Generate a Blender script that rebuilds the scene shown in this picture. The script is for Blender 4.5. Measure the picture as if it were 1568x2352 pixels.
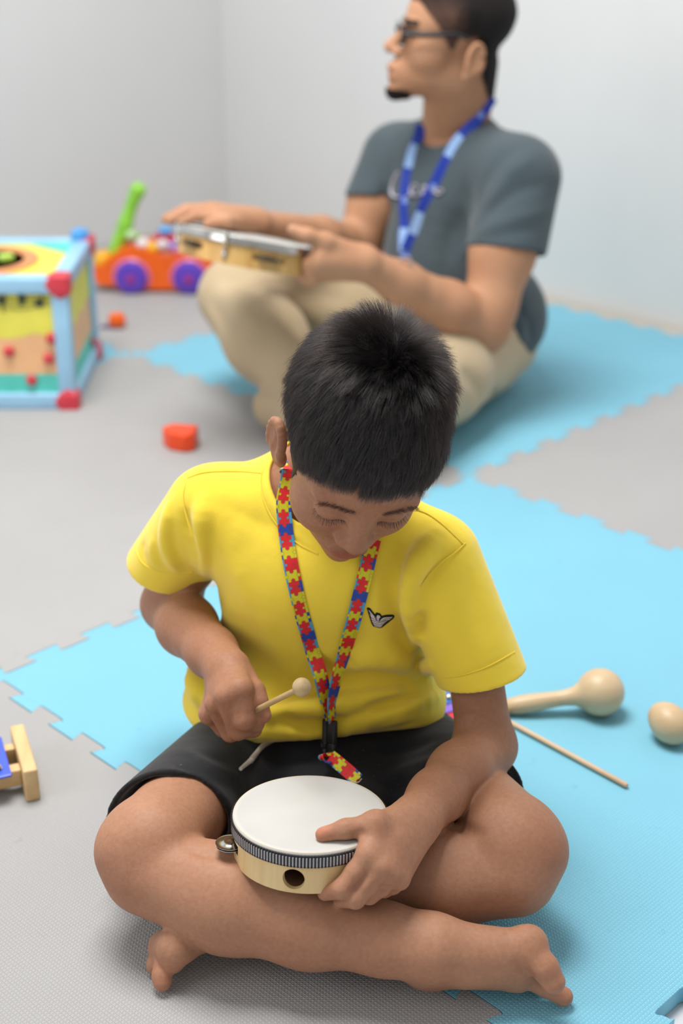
import bpy, bmesh, math, random
import numpy as np
from mathutils import Vector, Matrix

for _o in list(bpy.data.objects):
    bpy.data.objects.remove(_o, do_unlink=True)
SC = bpy.context.scene
COL = SC.collection

# ---------------------------------------------------------------- camera
BOY_VOX, CLOTH_VOX = .0017, .0020
F_PX, CX, CY = 3267.0, 784.0, 1176.0
TH, CAM_H = 0.423677, 0.99675
cam_d = bpy.data.cameras.new('camera')
cam = bpy.data.objects.new('camera', cam_d)
COL.objects.link(cam)
cam.location = (0, 0, CAM_H)
cam.rotation_euler = (math.pi / 2 - TH, 0, 0)
cam_d.sensor_fit = 'VERTICAL'
cam_d.sensor_height = 36.0
cam_d.sensor_width = 24.0
cam_d.lens = F_PX / 2352.0 * 36.0
cam_d.clip_start = 0.05
cam_d.dof.use_dof = True
cam_d.dof.focus_distance = 1.40
cam_d.dof.aperture_fstop = 3.1
SC.camera = cam

# ---------------------------------------------------------------- light and exposure
SC.view_settings.view_transform = 'Standard'
SC.view_settings.look = 'None'
SC.view_settings.gamma = 1.0
SC.view_settings.use_curve_mapping = False
SC.view_settings.exposure = 0.06
SC.cycles.use_denoising = True
SC.cycles.max_bounces = 4
SC.cycles.diffuse_bounces = 2
SC.cycles.glossy_bounces = 2
SC.cycles.transmission_bounces = 4
SC.cycles.caustics_reflective = False
SC.cycles.caustics_refractive = False
world = bpy.data.worlds.new('world')
SC.world = world
world.use_nodes = True
world.node_tree.nodes['Background'].inputs[0].default_value = (1.0, 0.99, 0.98, 1)
world.node_tree.nodes['Background'].inputs[1].default_value = 0.44


def area_light(name, loc, target, size, power, color):
    d = bpy.data.lights.new(name, 'AREA')
    d.shape = 'RECTANGLE'
    d.size, d.size_y = size
    d.energy = power
    d.color = color
    o = bpy.data.objects.new(name, d)
    COL.objects.link(o)
    o.location = loc
    o.rotation_euler = (Vector(target) - Vector(loc)).to_track_quat('-Z', 'Y').to_euler()
    return o


# ceiling fixtures and the daylight of a window out of view
area_light('ceiling_light', (-0.45, 1.9, 2.9), (-0.15, 1.8, 0.0), (1.3, 1.3), 98, (1.0, 0.985, 0.96))
area_light('window_light', (-2.6, 0.2, 1.7), (0.0, 1.6, 0.3), (1.6, 1.4), 20, (0.97, 0.985, 1.0))

# ---------------------------------------------------------------- geometry helpers
S_T, C_T = math.sin(TH), math.cos(TH)
V3 = lambda *a: np.array(a, float)


def WY(px, py, Y):
    """photo pixel + distance from the camera along the floor -> point in the room"""
    u, v = (px - CX) / F_PX, (py - CY) / F_PX
    t = Y / (C_T - v * S_T)
    return V3(t * u, Y, CAM_H - t * (S_T + v * C_T))


def WZ(px, py, z):
    """photo pixel + height above the mat -> point in the room"""
    u, v = (px - CX) / F_PX, (py - CY) / F_PX
    t = (CAM_H - z) / (S_T + v * C_T)
    return V3(t * u, t * (C_T - v * S_T), z)


def proj(p):
    d = p[1] * C_T - (p[2] - CAM_H) * S_T
    up = p[1] * S_T + (p[2] - CAM_H) * C_T
    return CX + F_PX * p[0] / d, CY - F_PX * up / d


def nrm(v):
    v = np.asarray(v, float)
    return v / np.linalg.norm(v)


def mesh_obj(name, verts, faces, mat=None, parent=None, smooth=True):
    me = bpy.data.meshes.new(name)
    v = np.asarray(verts, np.float32)
    if isinstance(faces, np.ndarray):
        n = faces.shape[1]
        me.vertices.add(len(v))
        me.vertices.foreach_set('co', v.ravel())
        me.loops.add(faces.size)
        me.loops.foreach_set('vertex_index', faces.astype(np.int32).ravel())
        me.polygons.add(len(faces))
        me.polygons.foreach_set('loop_start', np.arange(0, faces.size, n, dtype=np.int32))
        me.update(calc_edges=True)
    else:
        me.from_pydata([tuple(map(float, q)) for q in v], [], [tuple(map(int, f)) for f in faces])
        me.update()
    if smooth:
        me.polygons.foreach_set('use_smooth', np.ones(len(me.polygons), bool))
    o = bpy.data.objects.new(name, me)
    COL.objects.link(o)
    if mat:
        me.materials.append(mat)
    if parent:
        o.parent = parent
        o.matrix_parent_inverse = Matrix.Translation(parent.location).inverted() if parent.rotation_euler[:] == (0, 0, 0) else parent.matrix_basis.inverted()
    return o


def set_attr(o, name, values):
    """per-vertex colour (n,3) or float (n,)"""
    me = o.data
    values = np.asarray(values, np.float32)
    if values.ndim == 1:
        a = me.attributes.new(name, 'FLOAT', 'POINT')
        a.data.foreach_set('value', values)
    else:
        a = me.attributes.new(name, 'FLOAT_COLOR', 'POINT')
        c = np.ones((len(values), 4), np.float32)
        c[:, :3] = values
        a.data.foreach_set('color', c.ravel())


def tag(o, label=None, cat=None, group=None, kind=None):
    for k, val in (('label', label), ('category', cat), ('group', group), ('kind', kind)):
        if val:
            o[k] = val
    return o


def empty(name, loc=(0, 0, 0), label=None, cat=None, group=None):
    o = bpy.data.objects.new(name, None)
    COL.objects.link(o)
    o.location = tuple(map(float, loc))
    o.empty_display_size = 0.02
    return tag(o, label, cat, group)


def rotm(ax, ang):
    return np.array(Matrix.Rotation(ang, 3, Vector(ax)))


def frame(z, x=None):
    """3x3 with columns x,y,z; z given"""
    z = nrm(z)
    x = V3(1, 0, 0) if x is None else np.asarray(x, float)
    if abs(np.dot(nrm(x), z)) > .95:
        x = V3(0, 1, 0)
    x = nrm(x - z * np.dot(x, z))
    return np.stack([x, np.cross(z, x), z], 1)


class MB:
    """collects simple shapes, built as ONE mesh object"""

    def __init__(s):
        s.v, s.f = [], []

    def add(s, v, f):
        b = len(s.v)
        s.v += [tuple(map(float, q)) for q in v]
        s.f += [tuple(i + b for i in q) for q in f]
        return s

    def box(s, c, size, R=None, bev=0.0):
        bm = bmesh.new()
        bmesh.ops.create_cube(bm, size=1.0)
        for q in bm.verts:
            q.co = Vector((q.co.x * size[0], q.co.y * size[1], q.co.z * size[2]))
        if bev > 0:
            bmesh.ops.bevel(bm, geom=list(bm.edges), offset=bev, segments=3, affect='EDGES', profile=.5)
        return s._bm(bm, c, R)

    def _bm(s, bm, c, R):
        R = np.eye(3) if R is None else np.asarray(R)
        bm.verts.index_update()
        v = [R @ np.array(q.co) + np.asarray(c, float) for q in bm.verts]
        f = [[q.index for q in p.verts] for p in bm.faces]
        bm.free()
        return s.add(v, f)

    def sphere(s, c, r, R=None, u=24, w=16):
        bm = bmesh.new()
        bmesh.ops.create_uvsphere(bm, u_segments=u, v_segments=w, radius=1.0)
        r = (r, r, r) if np.isscalar(r) else r
        for q in bm.verts:
            q.co = Vector((q.co.x * r[0], q.co.y * r[1], q.co.z * r[2]))
        return s._bm(bm, c, R)

    def lathe(s, prof, c=(0, 0, 0), R=None, n=48, close=False):
        """prof: list of (radius, height) along local z"""
        R = np.eye(3) if R is None else np.asarray(R)
        v, f = [], []
        for r, z in prof:
            for i in range(n):
                a = 2 * math.pi * i / n
                v.append(R @ V3(r * math.cos(a), r * math.sin(a), z) + np.asarray(c, float))
        m = len(prof)
        for j in range(m if close else m - 1):
            for i in range(n):
                a, b = j * n + i, j * n + (i + 1) % n
                j2 = (j + 1) % m
                f.append((a, b, j2 * n + (i + 1) % n, j2 * n + i))
        if not close:
            f.append(tuple(range(n))[::-1])
            f.append(tuple((m - 1) * n + i for i in range(n)))
        return s.add(v, f)

    def tube(s, pts, r, n=12, flat=1.0, up=None):
        pts = [np.asarray(p, float) for p in pts]
        rs = r if hasattr(r, '__len__') else [r] * len(pts)
        v, f = [], []
        x = None
        for i, p in enumerate(pts):
            t = nrm(pts[min(i + 1, len(pts) - 1)] - pts[max(i - 1, 0)])
            if x is None:
                x = frame(t, up)[:, 0]
            x = nrm(x - t * np.dot(x, t))
            y = np.cross(t, x)
            for k in range(n):
                a = 2 * math.pi * k / n
                v.append(p + rs[i] * (x * math.cos(a) + y * flat * math.sin(a)))
        m = len(pts)
        for j in range(m - 1):
            for i in range(n):
                f.append((j * n + i, j * n + (i + 1) % n, (j + 1) * n + (i + 1) % n, (j + 1) * n + i))
        f.append(tuple(range(n))[::-1])
        f.append(tuple((m - 1) * n + i for i in range(n)))
        return s.add(v, f)

    def prism(s, poly, z0, z1, c=(0, 0, 0), R=None):
        R = np.eye(3) if R is None else np.asarray(R)
        n = len(poly)
        v = [R @ V3(x, y, z) + np.asarray(c, float) for z in (z0, z1) for x, y in poly]
        f = [tuple(range(n))[::-1], tuple(range(n, 2 * n))] + [(i, (i + 1) % n, n + (i + 1) % n, n + i) for i in range(n)]
        return s.add(v, f)

    def build(s, name, mat, parent=None, smooth=True, angle=40):
        o = mesh_obj(name, s.v, s.f, mat, parent, smooth)
        if smooth:
            me = o.data
            bm = bmesh.new()
            bm.from_mesh(me)
            bmesh.ops.recalc_face_normals(bm, faces=bm.faces)
            ca = math.radians(angle)
            for e in bm.edges:
                if len(e.link_faces) == 2 and e.calc_face_angle(0) > ca:
                    e.smooth = False
            bm.to_mesh(me)
            bm.free()
        return o


def spline(pts, n):
    """Catmull-Rom through points, n samples"""
    P = np.asarray(pts, float)
    if len(P) == 2:
        t = np.linspace(0, 1, n)[:, None]
        return P[0] * (1 - t) + P[1] * t
    Q = np.vstack([2 * P[0] - P[1], P, 2 * P[-1] - P[-2]])
    seg = np.linspace(0, len(P) - 1 - 1e-9, n)
    out = []
    for q in seg:
        i = int(q)
        t = q - i
        a, b, c, d = Q[i:i + 4]
        out.append(.5 * ((2 * b) + (-a + c) * t + (2 * a - 5 * b + 4 * c - d) * t * t + (-a + 3 * b - 3 * c + d) * t ** 3))
    return np.array(out)


# ---------------------------------------------------------------- materials
def srgb(*c):
    c = [q / 255.0 for q in c]
    return tuple(q / 12.92 if q <= .04045 else ((q + .055) / 1.055) ** 2.4 for q in c)


class NT:
    """small node helper"""

    def __init__(s, name):
        s.m = bpy.data.materials.new(name)
        s.m.use_nodes = True
        s.t = s.m.node_tree
        s.b = s.t.nodes['Principled BSDF']

    def n(s, kind, **kw):
        q = s.t.nodes.new('ShaderNode' + kind)
        for k, v in kw.items():
            if k.startswith('i_'):
                key = k[2:]
                q.inputs[int(key) if key.isdigit() else key.replace('_', ' ')].default_value = v
            else:
                setattr(q, k, v)
        return q

    def l(s, a, b):
        s.t.links.new(a, b)

    def math(s, op, a, b=None, c=None):
        q = s.n('Math', operation=op)
        for i, v in enumerate((a, b, c)):
            if v is None:
                continue
            if isinstance(v, (int, float)):
                q.inputs[i].default_value = v
            else:
                s.l(v, q.inputs[i])
        return q.outputs[0]

    def noise(s, scale, detail=3, rough=.5, vec=None):
        q = s.n('TexNoise', i_Scale=scale, i_Detail=detail, i_Roughness=rough)
        if vec is None:
            vec = s.n('TexCoord').outputs['Object']
        s.l(vec, q.inputs['Vector'])
        return q.outputs['Fac']

    def ramp(s, fac, stops):
        q = s.n('ValToRGB')
        e = q.color_ramp.elements
        while len(e) < len(stops):
            e.new(.5)
        for el, (p, c) in zip(e, stops):
            el.position = p
            el.color = (*c, 1)
        s.l(fac, q.inputs[0])
        return q.outputs[0]

    def mix(s, fac, a, b, blend='MIX'):
        q = s.n('Mix', data_type='RGBA', blend_type=blend)
        for v, i in ((fac, 0), (a, 6), (b, 7)):
            if isinstance(v, (int, float)):
                q.inputs[i].default_value = v
            elif isinstance(v, tuple):
                q.inputs[i].default_value = (*v, 1)
            else:
                s.l(v, q.inputs[i])
        return q.outputs[2]

    def bump(s, h, dist, strength=1.0):
        q = s.n('Bump', i_Strength=strength, i_Distance=dist)
        s.l(h, q.inputs['Height'])
        s.l(q.outputs[0], s.b.inputs['Normal'])
        return q

    def set(s, **kw):
        for k, v in kw.items():
            s.b.inputs[k.replace('_', ' ')].default_value = v
        return s


def plain(name, rgb, rough=.5, metal=0.0, var=.06, spec=.5, bump=None, coat=0):
    m = NT(name)
    c = srgb(*rgb)
    f = m.noise(18, 1)
    col = m.ramp(f, [(.3, tuple(q * (1 - var) for q in c)), (.7, tuple(min(1, q * (1 + var)) for q in c))])
    m.l(col, m.b.inputs['Base Color'])
    m.set(Roughness=rough, Metallic=metal)
    m.b.inputs['Specular IOR Level'].default_value = spec
    if coat:
        m.b.inputs['Coat Weight'].default_value = coat
    if bump:
        m.bump(m.noise(bump[0], 1), bump[1])
    return m.m


def wood(name, c1, c2, scale=60, stretch=(1, .12, 1), rough=.55, axis_noise=8):
    m = NT(name)
    tc = m.n('TexCoord')
    mp = m.n('Mapping')
    mp.inputs['Scale'].default_value = stretch
    m.l(tc.outputs['Object'], mp.inputs[0])
    w = m.noise(scale, 3, .6, mp.outputs[0])
    w2 = m.noise(axis_noise, 2)
    col = m.ramp(m.math('ADD', m.math('MULTIPLY', w, .7), m.math('MULTIPLY', w2, .3)), [(.35, srgb(*c1)), (.65, srgb(*c2))])
    m.l(col, m.b.inputs['Base Color'])
    m.set(Roughness=rough)
    m.bump(w, .0004, .4)
    return m.m


def attr_mat(name, attr='Col', rough=.6, spec=.3, bump=None, sheen=0):
    m = NT(name)
    a = m.n('Attribute', attribute_name=attr)
    f = m.noise(150, 1)
    col = m.mix(.5, a.outputs['Color'], m.mix(1.0, a.outputs['Color'], m.ramp(f, [(.3, (.85, .85, .85)), (.7, (1, 1, 1))]), 'MULTIPLY'))
    m.l(col, m.b.inputs['Base Color'])
    m.set(Roughness=rough)
    m.b.inputs['Specular IOR Level'].default_value = spec
    if bump:
        m.bump(m.noise(bump[0], 2), bump[1])
    return m.m

# ---------------------------------------------------------------- implicit surfaces (one continuous skin from many smooth parts)
def smin(a, b, k):
    if k <= 0:
        return np.minimum(a, b)
    h = np.maximum(k - np.abs(a - b), 0) / k
    return np.minimum(a, b) - h * h * (k * .25)


class Field:
    def __init__(s):
        s.groups = [[0.0, []]]

    def group(s, k=0.0):
        s.groups.append([k, []])
        return s

    def _add(s, fn, c, r, k, op='u'):
        s.groups[-1][1].append((fn, np.asarray(c, np.float32), float(r), k, op))
        return s

    # capsule with two radii; optional flattening along an axis (ratio s_ : >1 wider along axis)
    def cap(s, a, b, ra, rb, k=.008, axis=None, wide=1.0, op='u'):
        a, b = np.asarray(a, np.float32), np.asarray(b, np.float32)
        ba = b - a
        l2 = max(float(ba @ ba), 1e-10)
        ax = None if axis is None else nrm(axis).astype(np.float32)

        def fn(P):
            q = P - a
            t = np.clip(q @ ba / l2, 0, 1)
            q = q - t[..., None] * ba
            if ax is not None:
                w = q @ ax
                d = np.sqrt(np.maximum(np.einsum('...i,...i', q, q) + w * w * (1 / wide ** 2 - 1), 0))
            else:
                d = np.sqrt(np.einsum('...i,...i', q, q))
            d = d - (ra + (rb - ra) * t)
            return d * min(1.0, wide)
        R = math.sqrt(l2) / 2 + max(ra, rb) * max(1, wide)
        return s._add(fn, (a + b) / 2, R, k, op)

    def chain(s, pts, k=.006, axis=None, wide=1.0):
        """pts: list of (point, radius)"""
        for (p, r), (q, t) in zip(pts[:-1], pts[1:]):
            s.cap(p, q, r, t, k, axis, wide)
        return s

    def ell(s, c, r, R=None, k=.008, op='u'):
        c = np.asarray(c, np.float32)
        r = np.array([r] * 3 if np.isscalar(r) else r, np.float32)
        Rm = np.eye(3, dtype=np.float32) if R is None else np.asarray(R, np.float32)

        def fn(P):
            q = (P - c) @ Rm
            k0 = np.sqrt(np.einsum('...i,...i', q / r, q / r))
            k1 = np.sqrt(np.einsum('...i,...i', q / (r * r), q / (r * r))) + 1e-9
            return k0 * (k0 - 1) / k1
        return s._add(fn, c, r.max(), k, op)

    def box(s, c, h, R=None, rnd=.004, k=.006, op='u'):
        c = np.asarray(c, np.float32)
        h = np.asarray(h, np.float32)
        Rm = np.eye(3, dtype=np.float32) if R is None else np.asarray(R, np.float32)

        def fn(P):
            q = np.abs((P - c) @ Rm) - (h - rnd)
            return np.sqrt((np.maximum(q, 0) ** 2).sum(-1)) + np.minimum(q.max(-1), 0) - rnd
        return s._add(fn, c, float(np.linalg.norm(h)), k, op)

    def plane(s, p, n, c, r, k=.002):
        """cut away the side the normal points to, inside the ball (c, r)"""
        p, n = np.asarray(p, np.float32), nrm(n).astype(np.float32)
        return s._add(lambda P: -((P - p) @ n), c, r, k, 'p')

    def fold(s, pts, a, w):
        """ridge (a>0) or crease (a<0) of width w along a polyline"""
        P0 = np.asarray(pts, np.float32)
        c = P0.mean(0)
        r = float(np.sqrt(((P0 - c) ** 2).sum(1)).max()) + 2.6 * w
        n = len(P0)
        taper = np.ones(n, np.float32)
        if n > 2:
            u = np.linspace(0, 1, n)
            taper = np.clip(np.minimum(u, 1 - u) * 4, .15, 1).astype(np.float32)

        def fn(P):
            best = np.full(P.shape[:-1], 1e9, np.float32)
            amp = np.zeros(P.shape[:-1], np.float32)
            for i in range(n - 1):
                A, B = P0[i], P0[i + 1]
                ba = B - A
                q = P - A
                t = np.clip(q @ ba / max(float(ba @ ba), 1e-12), 0, 1)
                q = q - t[..., None] * ba
                d2 = np.einsum('...i,...i', q, q)
                m = d2 < best
                best = np.where(m, d2, best)
                amp = np.where(m, taper[i] + (taper[i + 1] - taper[i]) * t, amp)
            return a * amp * np.exp(-(best / (w * w)) ** .75)
        return s._add(fn, c, r, 0, 'd')

    def disp(s, fn, c, r):
        return s._add(fn, c, r, 0, 'd')

    def ev(s, P, cen=None, rad=0.0):
        """P (nb,m,3) blocks with centres, or (m,3)"""
        one = P.ndim == 2
        if one:
            P = P[None]
        P = P.astype(np.float32)
        D = np.full(P.shape[:-1], 1.0, np.float32)
        for gk, prims in s.groups:
            G = np.full(P.shape[:-1], 1.0, np.float32)
            touched = np.zeros(len(P), bool)
            for fn, c, r, k, op in prims:
                if one:
                    sel = slice(None)
                    touched[:] = True
                else:
                    lim = r + rad + max(k, .004)
                    sel = np.nonzero(((cen - c) ** 2).sum(1) < lim * lim)[0]
                    if len(sel) == 0:
                        continue
                    touched[sel] = True
                d = fn(P[sel]).astype(np.float32)
                if op == 'u':
                    G[sel] = smin(G[sel], d, k)
                elif op == 's':
                    G[sel] = -smin(-G[sel], d, k)
                elif op == 'p':
                    d = np.where(((P[sel] - c) ** 2).sum(-1) < r * r, d, 1e3)
                    G[sel] = -smin(-G[sel], d, k)
                else:
                    G[sel] = G[sel] - d
            t = np.nonzero(touched)[0]
            if len(t):
                D[t] = smin(D[t], G[t], gk)
        return D[0] if one else D

    def mesh(s, vox, keep=None, nb=8):
        lo = np.min([c - r for _, g in s.groups for _, c, r, _, op in g if op == 'u'], 0) - .01
        hi = np.max([c + r for _, g in s.groups for _, c, r, _, op in g if op == 'u'], 0) + .01
        B = vox * nb
        n = np.ceil((hi - lo) / B).astype(int) + 1
        ii = np.stack(np.meshgrid(*[np.arange(q) for q in n], indexing='ij'), -1).reshape(-1, 3)
        cen = (lo + (ii + .5) * B).astype(np.float32)
        # coarse pass in slabs
        rad = B * .87
        keepm = []
        for ch in np.array_split(np.arange(len(cen)), max(1, len(cen) // 40000)):
            d = s.ev(cen[ch][:, None, :], cen[ch], rad * 1.6)[:, 0]
            keepm.append(np.abs(d) < rad * 1.7)
        m = np.concatenate(keepm)
        if keep is not None:
            m &= keep(cen)
        ii, cen = ii[m], cen[m]
        off = (np.stack(np.meshgrid(*[np.arange(nb + 2)] * 3, indexing='ij'), -1).reshape(-1, 3) * vox).astype(np.float32)
        out_v, out_q = [], []
        N = n * nb + 2
        for ch in np.array_split(np.arange(len(ii)), max(1, len(ii) // 1500)):
            P = (lo + ii[ch] * B).astype(np.float32)[:, None, :] + off[None]
            D = s.ev(P, cen[ch] + vox, rad + vox * 2).reshape(len(ch), nb + 2, nb + 2, nb + 2)
            ins = D < 0
            act = ins.reshape(len(ch), -1)
            act = act.any(1) & ~act.all(1)
            if not act.any():
                continue
            D, ins, base = D[act], ins[act], ii[ch][act] * nb
            # cell vertices
            acc = np.zeros(D.shape[:1] + (nb + 1,) * 3 + (3,), np.float32)
            cnt = np.zeros(D.shape[:1] + (nb + 1,) * 3, np.float32)
            e = nb + 1
            sl = lambda o: (slice(None), slice(o[0], o[0] + e), slice(o[1], o[1] + e), slice(o[2], o[2] + e))
            for ax in range(3):
                for o1 in (0, 1):
                    for o2 in (0, 1):
                        a = [0, 0, 0]
                        oth = [q for q in range(3) if q != ax]
                        a[oth[0]], a[oth[1]] = o1, o2
                        b = list(a)
                        b[ax] = 1
                        da, db = D[sl(a)], D[sl(b)]
                        cr = (da < 0) != (db < 0)
                        t = np.where(cr, da / np.where(cr, da - db, 1), 0)
                        cnt += cr
                        acc[..., ax] += np.where(cr, t, 0)
                        acc[..., oth[0]] += cr * o1
                        acc[..., oth[1]] += cr * o2
            has = cnt > 0
            bi, x, y, z = np.nonzero(has)
            p = acc[has] / cnt[has][:, None]
            g = base[bi] + np.stack([x, y, z], 1)
            key = (g[:, 0].astype(np.int64) * N[1] + g[:, 1]) * N[2] + g[:, 2]
            out_v.append((key, lo + (g + p) * vox))
            for ax in range(3):
                o1, o2 = [(1, 2), (2, 0), (0, 1)][ax]
                a = [slice(None)] + [slice(1, nb + 1)] * 3
                a[1 + ax] = slice(0, nb)
                b = list(a)
                b[1 + ax] = slice(1, nb + 1)
                A, Bq = ins[tuple(a)], ins[tuple(b)]
                cr = A != Bq
                bi, *xyz = np.nonzero(cr)
                if len(bi) == 0:
                    continue
                flip = Bq[cr]
                g = base[bi] + np.stack(xyz, 1)
                sh = [1, 1, 1]
                sh[ax] = 0
                g = g + np.array(sh)

                def kk(d1, d2):
                    q = g.copy()
                    q[:, o1] -= d1
                    q[:, o2] -= d2
                    return (q[:, 0].astype(np.int64) * N[1] + q[:, 1]) * N[2] + q[:, 2]
                quad = np.stack([kk(1, 1), kk(0, 1), kk(0, 0), kk(1, 0)], 1)
                quad[flip] = quad[flip][:, ::-1]
                out_q.append(quad)
        keys = np.concatenate([a for a, _ in out_v])
        vs = np.concatenate([b for _, b in out_v])
        uk, first = np.unique(keys, return_index=True)
        V = vs[first]
        Q = np.searchsorted(uk, np.concatenate(out_q))
        Qc = np.clip(Q, 0, len(uk) - 1)
        ok = (uk[Qc] == np.concatenate(out_q)).all(1)
        Q = Qc[ok]
        used = np.zeros(len(V), bool)
        used[Q] = True
        remap = np.cumsum(used) - 1
        return V[used], remap[Q]

    def cast(s, pts, t0=.8, t1=4.5):
        """where the sight lines through photo pixels first meet the surface"""
        pts = np.asarray(pts, float)
        u, v = (pts[:, 0] - CX) / F_PX, (pts[:, 1] - CY) / F_PX
        d = np.stack([u, C_T - v * S_T, -S_T - v * C_T], 1)
        d /= np.linalg.norm(d, axis=1)[:, None]
        o = V3(0, 0, CAM_H)
        t = np.full(len(pts), t0)
        for _ in range(70):
            q = s.ev((o + d * t[:, None]).astype(np.float32))
            t = np.minimum(t + np.clip(q * .9, -.01, .15), t1)
        return o + d * t[:, None]

    def normal(s, P, e=.0012):
        P = np.asarray(P, np.float32)
        g = np.stack([s.ev(P + np.eye(3, dtype=np.float32)[i] * e) - s.ev(P - np.eye(3, dtype=np.float32)[i] * e) for i in range(3)], 1)
        return g / (np.linalg.norm(g, axis=1)[:, None] + 1e-9)

    def drape(s, px, n=12, lift=0.0):
        """pixel polyline -> points on the surface"""
        Q = s.cast(spline(px, n))
        if lift:
            Q = Q + s.normal(Q) * lift
        return Q


def relax(V, Q, it=2, lam=.5):
    """light smoothing of a quad mesh"""
    E = np.concatenate([Q[:, [0, 1]], Q[:, [1, 2]], Q[:, [2, 3]], Q[:, [3, 0]]])
    E = np.concatenate([E, E[:, ::-1]])
    n = len(V)
    cnt = np.bincount(E[:, 0], minlength=n)[:, None]
    for _ in range(it):
        S = np.stack([np.bincount(E[:, 0], V[E[:, 1], k], n) for k in range(3)], 1)
        V = V + lam * (S / np.maximum(cnt, 1) - V)
    return V


def ball_mask(V, c, r, soft):
    d = np.linalg.norm(V - np.asarray(c), axis=1)
    return np.clip((r + soft - d) / (2 * soft), 0, 1)


def normals_of(V, Q):
    n = np.cross(V[Q[:, 2]] - V[Q[:, 0]], V[Q[:, 3]] - V[Q[:, 1]])
    N = np.zeros_like(V)
    for k in range(4):
        for d in range(3):
            N[:, d] += np.bincount(Q[:, k], n[:, d], len(V))
    return N / (np.linalg.norm(N, axis=1)[:, None] + 1e-12)




class Displaced(Field):
    """a field whose final union is pushed in and out along fold lines"""

    def __init__(s, f, extra):
        s.groups = f.groups
        s.extra = extra

    def ev(s, P, cen=None, rad=0.0):
        D = Field.ev(s, P, cen, rad)
        one = P.ndim == 2
        P = P.astype(np.float32)
        for fn, c, r, k, op in s.extra:
            if one:
                D = D - fn(P)
            else:
                sel = np.nonzero(((cen - c) ** 2).sum(1) < (r + rad) ** 2)[0]
                if len(sel):
                    D[sel] = D[sel] - fn(P[sel])
        return D


def folds(f, spec, gain=1.0):
    """pixel polylines drawn onto the cloth: (points, height mm, width mm)"""
    base = Field()
    base.groups = [[k, list(p)] for k, p in f.groups]
    Q = base.cast(np.concatenate([spline(px, 7) for px, a, w in spec]))
    hit = np.abs(base.ev(Q.astype(np.float32))) < .003
    out = []
    for i, (px, a, w) in enumerate(spec):
        k_ = Q[i * 7:i * 7 + 7][hit[i * 7:i * 7 + 7]]
        if len(k_) > 1:
            out.append((k_, a / 1000 * gain, w / 1000))
    return out

# ---------------------------------------------------------------- the room: lattice of the foam mat
A0 = V3(.2293, 2.3732, 0)
D1 = V3(math.cos(.786743), -math.sin(.786743), 0)   # right and towards the camera
D2 = V3(math.sin(.786743), math.cos(.786743), 0)    # right and away from the camera
MAT_T = .020
WL = -1.885


def LAT(a, b, z=0):
    return A0 + D1 * a + D2 * b + V3(0, 0, z)


def foam(name, rgb, dirt):
    m = NT(name)
    tc = m.n('TexCoord')
    c = srgb(*rgb)
    n1 = m.noise(3.0, 2, .6)
    n2 = m.noise(26, 3, .65)
    base = m.ramp(n1, [(.3, tuple(q * .955 for q in c)), (.7, tuple(min(1, q * 1.03) for q in c))])
    spots = m.ramp(n2, [(.66, (1, 1, 1)), (.76, dirt)])
    m.l(m.mix(.35, base, m.mix(1.0, base, spots, 'MULTIPLY')), m.b.inputs['Base Color'])
    m.set(Roughness=.62)
    m.b.inputs['Specular IOR Level'].default_value = .25
    # embossed lattice: ridges every 4.1 mm with a rounded boss in each cell
    sx = m.n('SeparateXYZ')
    m.l(tc.outputs['Object'], sx.inputs[0])
    fx, fy = [m.math('SUBTRACT', m.math('FRACT', m.math('MULTIPLY', sx.outputs[i], 1 / .0041)), .5) for i in (0, 1)]
    r = m.math('SQRT', m.math('ADD', m.math('MULTIPLY', fx, fx), m.math('MULTIPLY', fy, fy)))
    boss = m.math('MULTIPLY', m.math('SUBTRACT', .36, m.math('MINIMUM', m.math('MAXIMUM', r, .14), .36)), 4.5)
    edge = m.math('MAXIMUM', m.math('ABSOLUTE', fx), m.math('ABSOLUTE', fy))
    ridge = m.math('MULTIPLY', m.math('MAXIMUM', m.math('SUBTRACT', edge, .42), 0.0), 8.0)
    geo = m.n('NewGeometry')
    gz = m.n('SeparateXYZ')
    m.l(geo.outputs['True Normal'], gz.inputs[0])
    up = m.math('GREATER_THAN', gz.outputs[2], .7)
    m.bump(m.math('MULTIPLY', m.math('MAXIMUM', boss, ridge), up), .00062, 1.0)
    return m.m


M_BLUE = foam('blue_foam', (137, 204, 228), (.55, .75, .8))
M_GREY = foam('grey_foam', (182, 181, 181), (.72, .68, .64))
M_BEIGE = foam('beige_foam', (206, 200, 188), (.7, .66, .6))


def tooth_edge(p, q, out, flip, teeth=11, depth=.0095, skip=()):
    """points from p to q of an interlocking edge; out = outward normal"""
    L = np.linalg.norm(q - p)
    d = (q - p) / L
    pitch = L / teeth
    pts = [p]
    for i in range(teeth):
        s0 = pitch * (i + .26)
        s1 = pitch * (i + .74)
        sg = 1
        dv = .0035
        prof = [(s0 + dv, -1), (s0 + .001, -.75), (s0 - .001, .2), (s0 - dv, .55), (s0 - dv, .85), (s0 + .002, 1),
                (s1 - .002, 1), (s1 + dv, .85), (s1 + dv, .55), (s1 + .001, .2), (s1 - .001, -.75), (s1 - dv, -1)]
        for sx, h in prof:
            pts.append(p + d * sx + out * depth * h)
    return pts


def sorted_ring(poly, xe):
    # the ring starts at the lower left corner: after dropping the left run it begins at the front edge and ends at the back edge
    return [V3(xe, poly[0][1], 0)] + poly + [V3(xe, poly[-1][1], 0)]


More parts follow.
